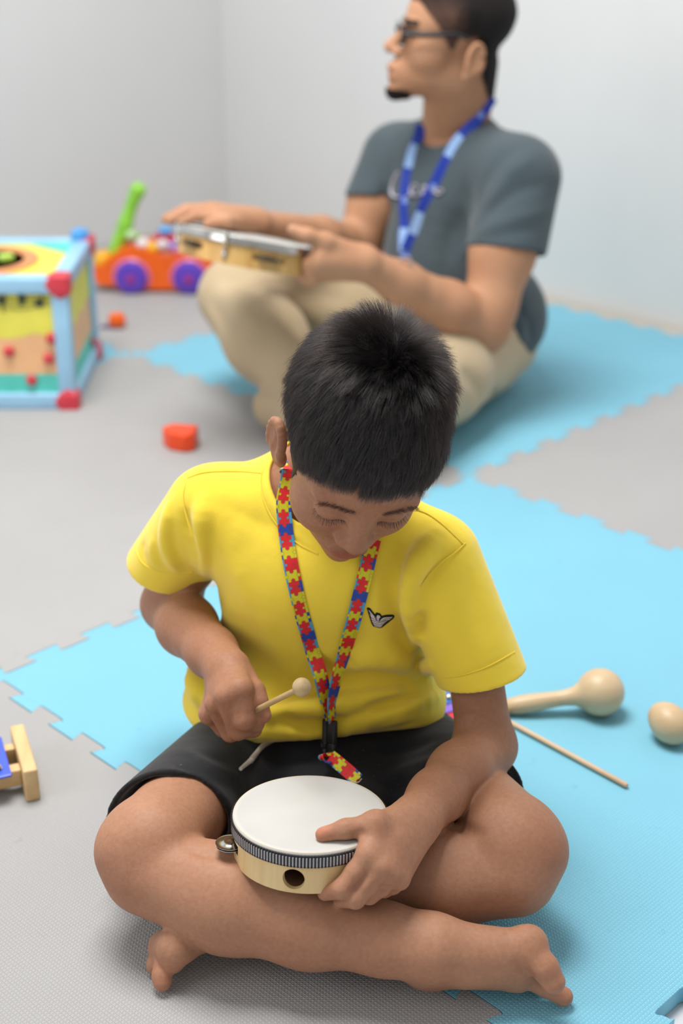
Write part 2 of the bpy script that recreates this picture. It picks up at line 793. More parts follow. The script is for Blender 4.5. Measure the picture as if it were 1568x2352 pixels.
def tile(i, j, mat, label, size=(1, 1), name='foam_mat_tile', inset=.0006):
    loc = LAT(i + .5, j + .5)
    o2 = lambda a, b: V3(a - .5, b - .5, 0)
    C = [o2(inset, inset), o2(1 - inset, inset), o2(1 - inset, 1 - inset), o2(inset, 1 - inset)]
    outs = [V3(0, -1, 0), V3(1, 0, 0), V3(0, 1, 0), V3(-1, 0, 0)]
    poly = []
    even = (i + j) % 2 == 0
    for e in range(4):
        p, q, o = C[e], C[(e + 1) % 4], outs[e]
        if even:        # neighbours carry the complementary run of teeth
            poly += tooth_edge(p, q, o, False)
        else:
            poly += [p] + tooth_gap(p, q, o)
    if i + .0 < WL:      # trimmed along the wall
        poly = [x for x in poly if x[0] > WL + .004 - (i + .5)] 
        ys = [-.4994, .4994]
        poly = sorted_ring(poly, WL + .002 - (i + .5))
    b = MB()
    b.prism([(x[0], x[1]) for x in poly], -MAT_T, 0)
    ob = b.build(name, mat, None, smooth=False)
    ob.location = tuple(loc)
    ob.rotation_euler = (0, 0, -.786743)
    bv = ob.modifiers.new('edge', 'BEVEL')
    bv.width = .0006
    bv.segments = 1
    bv.limit_method = 'ANGLE'
    tag(ob, label, 'floor mat', 'interlocking foam mat tiles')
    return ob


def tooth_gap(p, q, out, teeth=11, depth=.0095):
    """the complement: recesses where the neighbour has teeth (same absolute rhythm)"""
    base = tooth_edge(q, p, -out, False, teeth, depth)[1:]
    return base[::-1]


# local tile axes: +x = D1, +y = D2 (rotation -45 deg)
tile(0, -1, M_BLUE, 'light blue foam mat tile under the boy in yellow')
tile(-1, 0, M_BLUE, 'light blue foam mat tile the seated man sits on')
tile(-1, -1, M_GREY, 'grey foam mat tile left of the boy, holding the orange toy block')
tile(0, 0, M_GREY, 'grey foam mat tile between the two blue tiles at the right edge')
tile(0, -2, M_GREY, 'grey foam mat tile at the front under the boy\'s crossed shins')
tile(-2, 0, M_GREY, 'grey foam mat tile under the toy car by the wall')
tile(-2, -1, M_BLUE, 'light blue foam mat tile mostly hidden behind the activity cube')

# floor below the mat, two painted walls
M_FLOOR = plain('white_floor_tile', (214, 214, 218), .4, var=.02)
M_WALL = NT('painted_wall')
_f = M_WALL.noise(1.3, 2, .6)
_g = M_WALL.noise(9, 2, .6)
M_WALL.l(M_WALL.ramp(M_WALL.math('ADD', M_WALL.math('MULTIPLY', _f, .7), M_WALL.math('MULTIPLY', _g, .3)),
                     [(.3, srgb(217, 217, 217)), (.7, srgb(222, 222, 221))]), M_WALL.b.inputs['Base Color'])
M_WALL.set(Roughness=.75)
M_WALL = M_WALL.m
zf = -MAT_T - .0005
fl = MB().add([LAT(-2.2, -4.5, zf), LAT(3.5, -4.5, zf), LAT(3.5, 1.3, zf), LAT(-2.2, 1.3, zf)], [(0, 1, 2, 3)]).build('floor', M_FLOOR, None, False)
tag(fl, kind='structure')
WR = 1.052
b = MB()
b.box(LAT((WL + 3.5) / 2, WR + .05, 1.3 + zf), (3.5 - WL + .1, .1, 2.6), np.stack([D1, D2, V3(0, 0, 1)], 1))
tag(b.build('wall_right', M_WALL, None, False), kind='structure')
b = MB()
b.box(LAT(WL - .05, (WR - 4.5) / 2, 1.3 + zf), (.1, 4.5 + WR, 2.6), np.stack([D1, D2, V3(0, 0, 1)], 1))
tag(b.build('wall_left', M_WALL, None, False), kind='structure')
# cut strip of mat along the right wall
for i, lab in ((-1, 'narrow beige mat strip between the man\'s blue tile and the wall'), (0, 'narrow beige mat strip between the right grey tile and the wall'),
               (-2, 'narrow beige mat strip against the wall behind the toy car')):
    p, q = V3(-.4994, 0, 0), V3(.4994, 0, 0)
    row = list(tooth_edge(p, q, V3(0, 1, 0) if i % 2 == 0 else V3(0, -1, 0), False)) + [q]
    x0 = max(-.4994, WL + .002 - (i + .5))
    row = [x for x in row if x[0] >= x0]
    poly = [(x0, row[0][1])] + [(x[0], x[1]) for x in row] + [(.4994, WR - 1.003), (x0, WR - 1.003)]
    st = MB().prism(poly[::-1], -MAT_T, 0).build('mat_edge_strip', M_BEIGE, None, False)
    st.location = tuple(LAT(i + .5, 1.0006))
    st.rotation_euler = (0, 0, -.786743)
    tag(st, lab, 'floor mat', 'mat strips along the wall')

# ---------------------------------------------------------------- frame drum on the boy's lap
DR_R, DR_H = .0745, .043
DR_C = WY(712, 1866, 1.140)                   # centre of the drum head
DR_N = nrm(V3(.02, .115, 1.0))               # axis, leaning slightly away from the camera
DR_F = frame(DR_N)
M_DRUMWOOD = wood('birch_drum_wood', (218, 186, 130), (232, 206, 154), 70, (1, 1, .1), .45)
M_SKINHEAD = plain('drum_skin', (198, 197, 193), .55, var=.035)
M_CHROME = plain('jingle_metal', (200, 200, 198), .18, 1.0, var=.03)
M_BLACK = plain('black_plastic', (28, 28, 31), .4, var=.1)


def LD(r, a, z):
    return DR_C + DR_F @ V3(r * math.cos(a), r * math.sin(a), z)


drum = empty('frame_drum', LD(0, 0, -DR_H), 'small wooden tambourine drum with white head held on the boy\'s lap', 'drum')
# which local angle faces a photo pixel on the shell
def drum_angle(px, py, z=-.028):
    best = min(((proj(LD(DR_R, a, z))[0] - px) ** 2 + (proj(LD(DR_R, a, z))[1] - py) ** 2, a) for a in np.linspace(-math.pi, math.pi, 721))
    return best[1]


a_hole, a_jing = drum_angle(678, 1987), drum_angle(556, 1935)
# shell: wall grid with a round hole and a jingle slot cut out
NA, NZ = 360, 26
t_w = .005
dv = lambda r: [LD(r, 2 * math.pi * i / NA, -DR_H * k / NZ) for k in range(NZ + 1) for i in range(NA)]
def cut(i, k):
    a = 2 * math.pi * (i + .5) / NA
    z = -DR_H * (k + .5) / NZ
    da = lambda c: ((a - c + math.pi) % (2 * math.pi) - math.pi) * DR_R
    if da(a_hole) ** 2 + (z + .0285) ** 2 < .0106 ** 2:
        return True
    for c in (a_jing, a_jing + math.pi, a_jing - 1.6):
        if abs(da(c)) < .0165 and abs(z + .0265) < .0042:
            return True
    return False
vs = dv(DR_R) + dv(DR_R - t_w)
NN = NA * (NZ + 1)
fs = []
solid = np.array([[not cut(i, k) for i in range(NA)] for k in range(NZ)])
for k in range(NZ):
    for i in range(NA):
        if not solid[k, i]:
            continue
        i2 = (i + 1) % NA
        a, b_, c, d = k * NA + i, k * NA + i2, (k + 1) * NA + i2, (k + 1) * NA + i
        fs += [(a, d, c, b_), (a + NN, b_ + NN, c + NN, d + NN)]
        for (di, dk, e) in ((-1, 0, (a, d)), (1, 0, (c, b_)), (0, -1, (b_, a)), (0, 1, (d, c))):
            kk, jj = k + dk, (i + di) % NA
            if kk < 0 or kk >= NZ or not solid[kk, jj]:
                fs.append((e[1], e[0], e[0] + NN, e[1] + NN))
# snap the staircase round the hole onto a true circle
vs = np.array(vs)
for idx in range(len(vs)):
    q = DR_F.T @ (vs[idx] - DR_C)
    a = math.atan2(q[1], q[0])
    da = ((a - a_hole + math.pi) % (2 * math.pi) - math.pi) * DR_R
    dz = q[2] + .0285
    rr = math.hypot(da, dz)
    if abs(rr - .0106) < .0013 and rr > 0:
        s_ = .0106 / rr
        a2 = a_hole + da * s_ / DR_R
        R_ = math.hypot(q[0], q[1])
        vs[idx] = DR_C + DR_F @ V3(R_ * math.cos(a2), R_ * math.sin(a2), -.0285 + dz * s_)
sh = mesh_obj('shell', vs, fs, M_DRUMWOOD, drum, False)
# head: stretched skin with rounded edge
prof = [(DR_R - .0006, -.011), (DR_R + .0006, -.010), (DR_R + .0008, -.002), (DR_R + .0004, -.0006), (DR_R - .001, .0004), (DR_R - .004, .0006), (DR_R - .0055, .0003), (.03, .0002), (.0005, .0002)]
MB().lathe([(r, z) for r, z in prof], DR_C, DR_F, 128).build('drum_head', M_SKINHEAD, drum)
# braided tape: band plus every cord of the braid (too fine to pick apart: one part)
MB().lathe([(DR_R + .0004, -.0135), (DR_R + .0017, -.0133), (DR_R + .0017, -.0032), (DR_R + .0004, -.003)], DR_C, DR_F, 128).build('tape_band', M_BLACK, drum)
M_CORD = plain('silver_cord', (205, 205, 210), .45, .2, var=.12)
NB_ = 150
tb, ts = MB(), MB()
for i in range(NB_):
    a = 2 * math.pi * i / NB_
    for kk in range(5):
        z0 = -.0042 - kk * .0019
        Rl = DR_F @ np.stack([V3(-math.sin(a), math.cos(a), 0), V3(0, 0, 1), V3(math.cos(a), math.sin(a), 0)], 1)
        ts.box(LD(DR_R + .0019, a, z0 - .0008), (.0012, .0016, .0011), Rl)
    Rl = DR_F @ np.stack([V3(-math.sin(a), math.cos(a), 0), V3(0, 0, 1), V3(math.cos(a), math.sin(a), 0)], 1)
    a2 = a + math.pi / NB_
    Rl = DR_F @ np.stack([V3(-math.sin(a2), math.cos(a2), 0), V3(0, 0, 1), V3(math.cos(a2), math.sin(a2), 0)], 1)
    tb.box(LD(DR_R + .0019, a2, -.0083), (.0014, .0112, .0014), Rl, .0)
    for z0 in (-.0027, -.0138):
        tb.box(LD(DR_R + .0018, a2, z0), (.0024, .0013, .0016), Rl, .0)
tag(ts.build('silver_stitching', M_CORD, drum, False), kind='stuff')
tag(tb.build('black_stitching', M_BLACK, drum, False), kind='stuff')
# jingle pairs on pins
for c in (a_jing, a_jing + math.pi, a_jing - 1.6):
    jr = .0145
    pair = None
    for s_ in (-1, 1):
        prof = [(.0008, .0003), (.0045, .0011), (.0062, .0011), (.0075, .0001), (jr - .0012, .0), (jr, .0004), (jr, .0009), (jr - .0015, .0006), (.0085, .0007), (.007, .0017), (.0045, .0018), (.0008, .0012)]
        prof = [(r, z * s_ + s_ * .0004) for r, z in prof]
        MB().lathe(prof, LD(DR_R + .0035, c, -.0265), DR_F, 40).build('jingle', M_CHROME, drum)
    MB().tube([LD(DR_R - .0025, c, -.0195), LD(DR_R - .0025, c, -.0335)], .0007, 8).build('jingle_pin', M_CHROME, drum)

# ---------------------------------------------------------------- toys on the mat
P_ = lambda n, c, r=.35, **k: plain(n, c, r, **k)
M_LBLUE = P_('pale_blue_plastic', (158, 205, 236))
M_TRED = P_('red_plastic', (208, 58, 72))
M_TYEL = P_('yellow_panel', (236, 228, 92), .5)
M_PEACH = P_('peach_panel', (243, 190, 140), .5)
M_TEAL = P_('teal_panel', (92, 208, 192), .5)
M_OR = P_('orange_plastic', (250, 104, 22), .3)
M_ORR = P_('red_orange_plastic', (246, 78, 26), .35)
M_PUR = P_('purple_plastic', (98, 66, 190), .3)
M_GRN = P_('lime_plastic', (146, 212, 66), .3)
M_AMB = P_('amber_plastic', (244, 178, 34), .35)
M_WHT = P_('white_plastic', (232, 226, 228), .3)
M_PNK = P_('pink_plastic', (226, 120, 160), .3)
M_SKY = P_('sky_blue_plastic', (82, 158, 226), .3)
M_DARK = P_('dark_print', (50, 62, 44), .6)
M_BLUEKEY = P_('blue_key_paint', (72, 98, 224), .25)
M_REDKEY = P_('red_key_paint', (226, 60, 76), .25)
M_PURKEY = P_('violet_key_paint', (146, 112, 214), .25)
M_BLUK2 = P_('light_blue_key_paint', (84, 136, 224), .25)
M_PINE = wood('pine_wood', (212, 172, 118), (228, 196, 144), 45, (1, .15, 1))
M_MAPLE = wood('pale_turned_wood', (202, 171, 132), (216, 192, 156), 40, (.3, 1, 1), .42)
M_DOWEL = wood('dowel_wood', (204, 166, 130), (222, 190, 156), 60, (.2, .2, 1), .5)

# activity cube ------------------------------------------------------
cb = WZ(176, 940, 0)
CW, CD, CH = .36, .345, .272
yaw = .012
CRm = rotm((0, 0, 1), yaw)
cc = cb + CRm @ V3(-CW / 2, CD / 2, CH / 2)
cube = empty('activity_cube', cc - V3(0, 0, CH / 2), 'colourful activity cube with pale blue frame and red corner caps, by the left edge', 'toy')
LC = lambda x, y, z: cc + CRm @ V3(x, y, z)
hx, hy, hz = CW / 2, CD / 2, CH / 2
bt = .0165
core = MB()
core.box(LC(0, 0, 0), (CW - .03, CD - .03, CH - .03), CRm)
# panels: front and right, each of bands with a wavy joint
def band(name, mat, face, z0, z1, wav0=0., wav1=0., proud=0.002):
    n = 40
    us = np.linspace(-1, 1, n)
    half = (hx if face == 'f' else hy) - .02
    lo_ = z0 + wav0 * np.abs(np.sin(us * 4.7)) * .012
    hi_ = z1 + wav1 * np.abs(np.sin(us * 4.7)) * .012
    poly = [(u * half, z) for u, z in zip(us, lo_)] + [(u * half, z) for u, z in zip(us[::-1], hi_[::-1])]
    if face == 'f':
        R = CRm @ np.stack([V3(1, 0, 0), V3(0, 0, 1), V3(0, -1, 0)], 1)
        c = LC(0, -hy + .014, 0)
    else:
        R = CRm @ np.stack([V3(0, 1, 0), V3(0, 0, 1), V3(1, 0, 0)], 1)
        c = LC(hx - .014, 0, 0)
    return MB().prism(poly, -.004, .004 + proud, c, R).build(name, mat, cube, False)
for face in 'fr':
    band('yellow_panel', M_TYEL, face, .022, hz - .02, -1.0, 0, .0)
    band('peach_panel', M_PEACH, face, -.066, .030, 0, -1.0, -.0005)
    band('teal_panel', M_TEAL, face, -hz + .016, -.064, 0, 0, .0005)
core.build('inner_box', M_TEAL, cube, False)
# frame bars
for (a, b_) in [((sx, sy, -1), (sx, sy, 1)) for sx in (-1, 1) for sy in (-1, 1)] + [((-1, sy, sz), (1, sy, sz)) for sy in (-1, 1) for sz in (-1, 1)] + [((sx, -1, sz), (sx, 1, sz)) for sx in (-1, 1) for sz in (-1, 1)]:
    A, B = V3(*a) * (hx - bt, hy - bt, hz - bt), V3(*b_) * (hx - bt, hy - bt, hz - bt)
    d = np.abs(B - A)
    MB().box(LC(*((A + B) / 2)), tuple(np.where(d > .01, d, bt * 2)), CRm, .004).build('frame_bar', M_LBLUE, cube)
for sx in (-1, 1):
    for sy in (-1, 1):
        for sz in (-1, 1):
            f_ = Field()
            c0 = LC(sx * (hx - .014), sy * (hy - .014), sz * (hz - .014))
            f_.box(c0, (.0205, .0205, .0205), CRm, .007)
            for ax in range(3):
                v = V3(sx, sy, sz)
                off = np.zeros(3)
                off[ax] = -v[ax] * .009
                f_.ell(c0 + CRm @ off, (.0198 + (ax == 0) * .008, .0198 + (ax == 1) * .008, .0198 + (ax == 2) * .008), CRm, .004)
            v_, q_ = f_.mesh(.003)
            mesh_obj('corner_cap', v_, q_, M_TRED, cube)
# top: yellow plate, teal corner wedges, orange ring and a flat disc painted dark as the shaded hole, with blocks
tz = hz - .012
MB().box(LC(0, 0, tz), (CW - .03, CD - .03, .006), CRm).build('top_panel', M_TYEL, cube, False)
MB().prism([(hx - .02, hy - .02), (hx - .14, hy - .02), (hx - .02, hy - .13)], 0, .0016, LC(0, 0, tz + .003), CRm).build('top_wedge', M_TEAL, cube, False)
MB().prism([(-hx + .02, hy - .02), (-hx + .14, hy - .02), (-hx + .02, hy - .13)], 0, .0016, LC(0, 0, tz + .003), CRm).build('top_wedge', M_TEAL, cube, False)
MB().lathe([(.092, .003), (.120, .003), (.120, .0075), (.112, .0095), (.098, .0095), (.092, .0075)], LC(-.025, -.01, tz), CRm, 64, True).build('ring', P_('orange_ring', (222, 150, 96), .45), cube)
MB().lathe([(.094, .0034), (.001, .0034)], LC(-.025, -.01, tz), CRm, 48).build('well', P_('well_shade', (34, 30, 34), .5), cube)
for dx, dy, m_, sz in ((-.06, .01, M_SKY, .03), (-.02, .025, M_TRED, .026), (.022, -.01, M_LBLUE, .032), (.055, .0, P_('lime_piece', (190, 226, 96)), .03)):
    MB().box(LC(-.025 + dx, -.01 + dy, tz + .0045 + sz * .25), (sz, sz * .8, sz * .5), CRm @ rotm((0, 0, 1), dx * 9), .004).build('well_block', m_, cube)
MB().lathe([(.019, 0), (.021, .008), (.018, .018), (.010, .023), (.001, .024)], LC(hx - .022, hy - .022, hz), CRm, 32).build('knob', M_SKY, cube)
# music notes and staff lines printed on the yellow panel, red beads
fz = -hy + .014 - .0055
def on_front(px, py):
    """pixel -> x,z on the cube's front face"""
    o, n = LC(0, fz, 0), CRm @ V3(0, -1, 0)
    d = WY(px, py, 1.0) - V3(0, 0, CAM_H)
    t = np.dot(o - V3(0, 0, CAM_H), n) / np.dot(d, n)
    q = CRm.T @ (V3(0, 0, CAM_H) + d * t - cc)
    return q[0], q[2]
FR = CRm @ np.stack([V3(1, 0, 0), V3(0, 0, 1), V3(0, -1, 0)], 1)
for px, py, kind in ((3, 690, 1), (49, 686, 0), (90, 697, 2)):
    x, z = on_front(px, py)
    note = MB()
    s_ = .0095
    if kind == 0:
        note.prism([(x + s_ * math.cos(t) * (.8 + .25 * math.cos(3 * t)), z + 1.4 * s_ * math.sin(t)) for t in np.linspace(0, 2 * math.pi, 20, endpoint=False)], .0, .0012, LC(0, fz, 0), FR)
        note.box(LC(x - .002, fz - .0006, z + .016), (.003, .0012, .024), CRm)
    else:
        note.prism([(x + s_ * math.cos(t), z + s_ * .85 * math.sin(t)) for t in np.linspace(0, 2 * math.pi, 20, endpoint=False)], .0, .0012, LC(0, fz, 0), FR)
        note.box(LC(x + .006, fz - .0006, z + .016), (.003, .0012, .032), CRm)
        if kind == 1:
            note.box(LC(x + .002, fz - .0006, z - .014), (.003, .0012, .02), CRm)
    note.build('music_note', M_DARK, cube, False)
for k_ in range(4):
    pts = [LC(*(lambda q: (q[0], fz - .0004, q[1]))(on_front(px, 678 + k_ * 9 + 6 * math.sin(px / 26)))) for px in np.linspace(-30, 122, 14)]
    MB().tube(pts, .0007, 6).build('staff_line', M_DARK, cube)
for px, py in ((118, 776), (21, 807), (112, 823), (73, 872)):
    x, z = on_front(px, py)
    MB().sphere(LC(x, fz - .003, z), (.0112, .008, .0112), CRm, 20, 12).build('bead', M_TRED, cube)
MB().sphere(LC(hx - .004, .12, -.085), (.006, .010, .010), CRm, 20, 12).build('bead', M_TRED, cube)

# toy car -----------------------------------------------------------------
co = WZ(372, 660, 0)
cdir = nrm(V3(1, -.02, 0))
KR = np.stack([cdir, np.cross(V3(0, 0, 1), cdir), V3(0, 0, 1)], 1)
KS = 1.14e-3 * np.linalg.norm(co - V3(0, 0, CAM_H)) / 3.85
KP = lambda px, py, y=0.0: co + KR @ V3((px - 372) * KS, y, (660 - py) * KS * 1.06)
car = empty('toy_car', co, 'orange toy car with purple wheels and a lime green lever', 'toy')
def K2(L):
    return [((px - 372) * KS, (660 - py) * KS * 1.06) for px, py in L]
RX = KR @ np.stack([V3(1, 0, 0), V3(0, 0, 1), V3(0, -1, 0)], 1)
outline = K2([(222, 628), (224, 604), (246, 600), (268, 580), (300, 562), (345, 566), (372, 576), (420, 578), (470, 574), (512, 590), (520, 628), (500, 648), (430, 652), (345, 652), (270, 645), (236, 642)])
body_poly = [tuple(q) for q in spline([np.array(q) for q in outline] + [np.array(outline[0])], 60)[:-1]]
MB().prism(body_poly, -.075, .055, co, RX).build('car_body', M_OR, car, True, 30)
for px in (311, 443):
    for y_ in (.06, -.085):
        w_ = KP(px, 625, -y_)
        R_ = KR @ np.stack([V3(1, 0, 0), V3(0, 0, 1), V3(0, -1, 0)], 1)
        wh = MB().lathe([(.004, -.014), (.036, -.014), (.040, -.009), (.040, .009), (.035, .015), (.020, .017), (.004, .017)], w_, R_, 40).build('wheel', M_PUR, car)
        MB().lathe([(.0125, .0165), (.0125, .020), (.008, .0215), (.001, .0215)], w_, R_, 24).build('hub', P_('magenta_hub', (160, 54, 150)), wh)
MB().lathe([(.048, -.002), (.050, .004), (.044, .008), (.040, .006)], KP(311, 625, -.052), RX, 40).build('wheel_arch', M_PNK, car)
MB().lathe([(.048, -.002), (.050, .004), (.044, .008), (.040, .006)], KP(443, 625, -.052), RX, 40).build('wheel_arch', M_PNK, car)
f_ = Field()
f_.chain([(KP(268, 582), .019), (KP(296, 520), .018), (KP(318, 468), .015), (KP(329, 448), .021)], .01)
f_.cap(KP(296, 545), KP(320, 548), .013, .010, .012)
v_, q_ = f_.mesh(.004)
lev = mesh_obj('lever', v_, q_, M_GRN, car)
MB().sphere(KP(310, 541, -.02), .013).build('lever_button', P_('pale_green', (190, 222, 170)), lev)
f_ = Field()
f_.ell(KP(243, 590, -.02), (.024, .03, .020), None)
f_.ell(KP(238, 600, -.02), (.020, .03, .016), None)
v_, q_ = f_.mesh(.004)
mesh_obj('nose', v_, q_, M_AMB, car)
for px, py, r_, m_, nm in ((337, 557, .018, M_WHT, 'eye'), (384, 556, .019, M_WHT, 'eye'), (360, 566, .020, M_AMB, 'beak'), (408, 560, .017, P_('lilac_plastic', (178, 150, 226)), 'ball'), (416, 572, .016, M_PNK, 'ball'), (375, 543, .014, M_TRED, 'ball'), (405, 545, .014, M_TRED, 'ball'), (391, 528, .020, M_SKY, 'cap')):
    MB().sphere(KP(px, py, -.03), r_ * np.array([1, 1, .85 if nm != 'cap' else .5])).build(nm, m_, car)
    if nm == 'cap':
        MB().lathe([(.012, 0), (.012, .05), (.009, .052)], KP(391, 566, -.03), None, 20).build('cap_post', M_TRED, car)

# small loose blocks -----------------------------------------------------------
c = WZ(266, 752, 0)
knob = empty('toy_peg', c, 'small orange ball peg on a flat purple base beside the activity cube', 'toy')
MB().lathe([(.001, .004), (.017, .004), (.021, .012), (.021, .024), (.016, .033), (.001, .035)], c + V3(.004, 0, 0), None, 28).build('peg_head', M_OR, knob)
MB().prism([(-.036, -.010), (.014, -.016), (.018, .004), (-.03, .008)], 0, .006, c + V3(0, 0, .0005), None).build('peg_shadow', P_('purple_shadow', (110, 96, 140)), knob, False)  # dark purple shadow beside the ball, modelled as a flat coloured plate
c = WZ(413, 1026, 0)
pent = [(-.034, .010), (-.018, .032), (.034, .024), (.031, -.024), (.012, -.032), (-.018, -.018)]
blk = MB()
blk.prism(pent, 0, .036, c, rotm((0, 0, 1), -.02))
bo_ = blk.build('toy_block', M_ORR, None, True, 20)
bv = bo_.modifiers.new('edge', 'BEVEL')
bv.width, bv.segments = .004, 3
tag(bo_, 'red-orange angular toy block lying alone on the grey mat', 'toy')

# stacking toy far behind the man --------------------------------------------------
c = WZ(868, 668, 0)
stk = empty('stacking_toy', c, 'red, orange and blue stacking toy on the mat behind the seated man', 'toy')
MB().lathe([(.001, 0), (.050, 0), (.054, .008), (.046, .018), (.001, .018)], c, None, 40).build('base', P_('toy_sky_base', (96, 196, 226)), stk)
MB().lathe([(.001, .018), (.036, .018), (.045, .033), (.036, .048), (.001, .048)], c, None, 40).build('ring', M_TRED, stk)
MB().lathe([(.001, .048), (.030, .048), (.038, .062), (.030, .076), (.001, .076)], c, None, 40).build('ring', M_ORR, stk)
MB().sphere(c + V3(0, 0, .092), .019).build('knob', M_TRED, stk)
c = WZ(806, 662, 0)
tag(MB().lathe([(.001, .0), (.022, .0), (.026, .006), (.026, .03), (.020, .036), (.001, .036)], c, None, 28).build('toy_cup', P_('rose_cup', (222, 96, 108)), None),
    'small rose-red toy cup on the mat under the man\'s forearm', 'toy')

# maraca, egg, loose beater -------------------------------------------------------
mc = WZ(1378, 1590, .031)
he = WZ(1172, 1622, .012)
md = nrm(he - mc)
mar = empty('maraca', mc - V3(0, 0, .031), 'pale wooden maraca with round head lying on the blue mat', 'maraca')
Rm_ = frame(md)
prof = [(.001, -.0310)] + [(.031 * math.sin(t), -.031 * math.cos(t)) for t in np.linspace(.15, 2.55, 26)] + [(.0125, .034), (.0105, .045), (.0100, .056)]
Lh = np.linalg.norm(he - mc)
MB().lathe(prof, mc, Rm_, 48).build('maraca_head', M_MAPLE, mar)
prof = [(.0100, .054), (.0104, .060), (.0112, .075), (.0122, .092), (.0118, Lh - .01), (.0100, Lh + .004), (.006, Lh + .009), (.001, Lh + .010)]
MB().lathe(prof, mc, Rm_, 40).build('maraca_handle', M_MAPLE, mar)
eg = WZ(1536, 1660, .0255)
Re = frame(nrm(V3(-.45, .62, .25)))
prof = [(.001, -.0300)] + [(.0238 * math.sin(t) * (1 + .07 * math.cos(t)), -.0300 * math.cos(t)) for t in np.linspace(.1, 3.04, 30)] + [(.001, .0300)]
tag(MB().lathe(prof, eg, Re, 48).build('egg_shaker', M_MAPLE, None), 'pale wooden egg shaker on the blue mat at the right edge', 'shaker')
s0_, s1_ = WZ(1440, 1805, .0042), WZ(1150, 1648, .0042)
bt_ = empty('beater', (s0_ + s1_) / 2 - V3(0, 0, .0042), 'thin wooden beater stick lying on the blue mat beside the boy\'s elbow', 'beater')
d_ = nrm(s1_ - s0_)
MB().tube([s0_, s0_ + d_ * .0012, s1_], [.0026, .0033, .0033], 14).build('stick', M_DOWEL, bt_)
MB().sphere(s1_ + V3(0, 0, .006), .010).build('beater_head', M_DOWEL, bt_)


# xylophones --------------------------------------------------------------------------
def key_plate(poly, z0, z1, mat, parent, c, R, bolts):
    k = MB().prism(poly, z0, z1, c, R).build('key', mat, parent, False)
    bv = k.modifiers.new('edge', 'BEVEL')
    bv.width, bv.segments = .0012, 2
    for x, y in bolts:
        b = MB()
        p = np.asarray(c) + R @ V3(x, y, z1)
        b.lathe([(.0044, 0), (.0046, .0012), (.0022, .0014), (.0022, .0026), (.0036, .0030), (.0042, .0044), (.0030, .0058), (.0005, .0063)], p, R, 20)
        b.build('bolt', M_CHROME, k)
    return k


# left: wooden frame, blue bar nearest its end
e0, e1 = WZ(68, 1815, .0), WZ(38, 1712, .0)      # end block, front foot and back
ax_y = nrm((e1 - e0) * V3(1, 1, 0))
ax_x = np.cross(V3(0, 0, 1), ax_y) * -1
ax_x = ax_x if ax_x[0] > 0 else -ax_x
XR = np.stack([ax_x, np.cross(V3(0, 0, 1), ax_x), V3(0, 0, 1)], 1)
xo = WZ(92, 1830, 0)
xy = empty('xylophone', xo, 'wooden xylophone with blue key and pine frame at the left edge', 'xylophone')
XL = lambda x, y, z: xo + XR @ V3(x, y, z)
EBW = .017
MB().box(XL(-EBW / 2, .046, .0215), (EBW, .105, .043), XR, .0025).build('end_block', M_PINE, xy)
for y_, w_ in ((.022, .016), (.068, .013)):
    MB().box(XL(-EBW - .15, y_, .022), (.30, w_, .022), XR, .0015).build('rail', M_PINE, xy)
cols = [M_BLUEKEY, P_('indigo_key', (90, 60, 190)), M_REDKEY, P_('orange_key', (240, 130, 40))]
for i in range(4):
    x1 = -EBW - .012 - i * .031
    L_ = .088 + i * .006
    key_plate([(x1 - .026, .046 - L_ / 2), (x1, .046 - L_ / 2 + .001), (x1, .046 + L_ / 2 - .001), (x1 - .026, .046 + L_ / 2)], .033, .0365, cols[i], xy, XL(0, 0, 0), XR, [(x1 - .013, .046 - L_ / 2 + .017), (x1 - .013, .046 + L_ / 2 - .020)])
MB().box(XL(-EBW - .30 - EBW / 2, .046, .0215), (EBW, .125, .043), XR, .0025).build('end_block', M_PINE, xy)

# right: behind the boy's elbow, row of painted keys
k0, k1 = WZ(965, 1590, .022), WZ(1072, 1690, .022)
kd = nrm((k1 - k0) * V3(1, 1, 0))
GR = np.stack([kd, np.cross(V3(0, 0, 1), kd), V3(0, 0, 1)], 1)
gx0 = empty('xylophone', (k0 + k1) / 2 - V3(0, 0, .022), 'small toy xylophone with red, violet and blue keys behind the boy\'s elbow', 'xylophone')
L_ = float(np.linalg.norm((k1 - k0)[:2]))
GL = lambda x, y, z: V3(k0[0], k0[1], 0) + GR @ V3(x, y, z)
for y_ in (-.026, .026):
    MB().box(GL(L_ / 2, y_, .009), (L_ + .02, .010, .0178), GR, .002).build('rail', M_WHT, gx0)
kc = [M_BLUK2, M_BLUK2, M_PURKEY, M_REDKEY, M_REDKEY, M_AMB]
n_ = 6
for i in range(n_):
    x_ = L_ * (i + .5) / n_
    w_ = L_ / n_ * .84 / 2
    h_ = .040 - .0012 * i
    key_plate([(x_ - w_, -h_), (x_ + w_, -h_), (x_ + w_, h_), (x_ - w_, h_)], .018, .021, kc[i], gx0, GL(0, 0, 0), GR, [(x_, -.026), (x_, .026)])

# mallet in the boy's fist ---------------------------------------------------------------
MB_A, MB_B = WY(690, 1580, 1.226), WY(566, 1642, 1.262)
mal = empty('mallet', MB_B, 'small wooden mallet with round tip held in the boy\'s fist', 'mallet')
d_ = nrm(MB_B - MB_A)
MB().tube([MB_A, MB_A + d_ * .003, MB_B + d_ * .03, MB_B + d_ * .034], [.0030, .0030, .0030, .0022], 14).build('stick', wood('mallet_wood', (176, 146, 98), (194, 166, 118), 60, (.2, .2, 1), .5), mal)
MB().sphere(MB_A - d_ * .002, .0098, None, 28, 20).build('mallet_tip', wood('mallet_tip_wood', (172, 144, 102), (192, 168, 126), 90, (1, 1, 1), .6), mal)

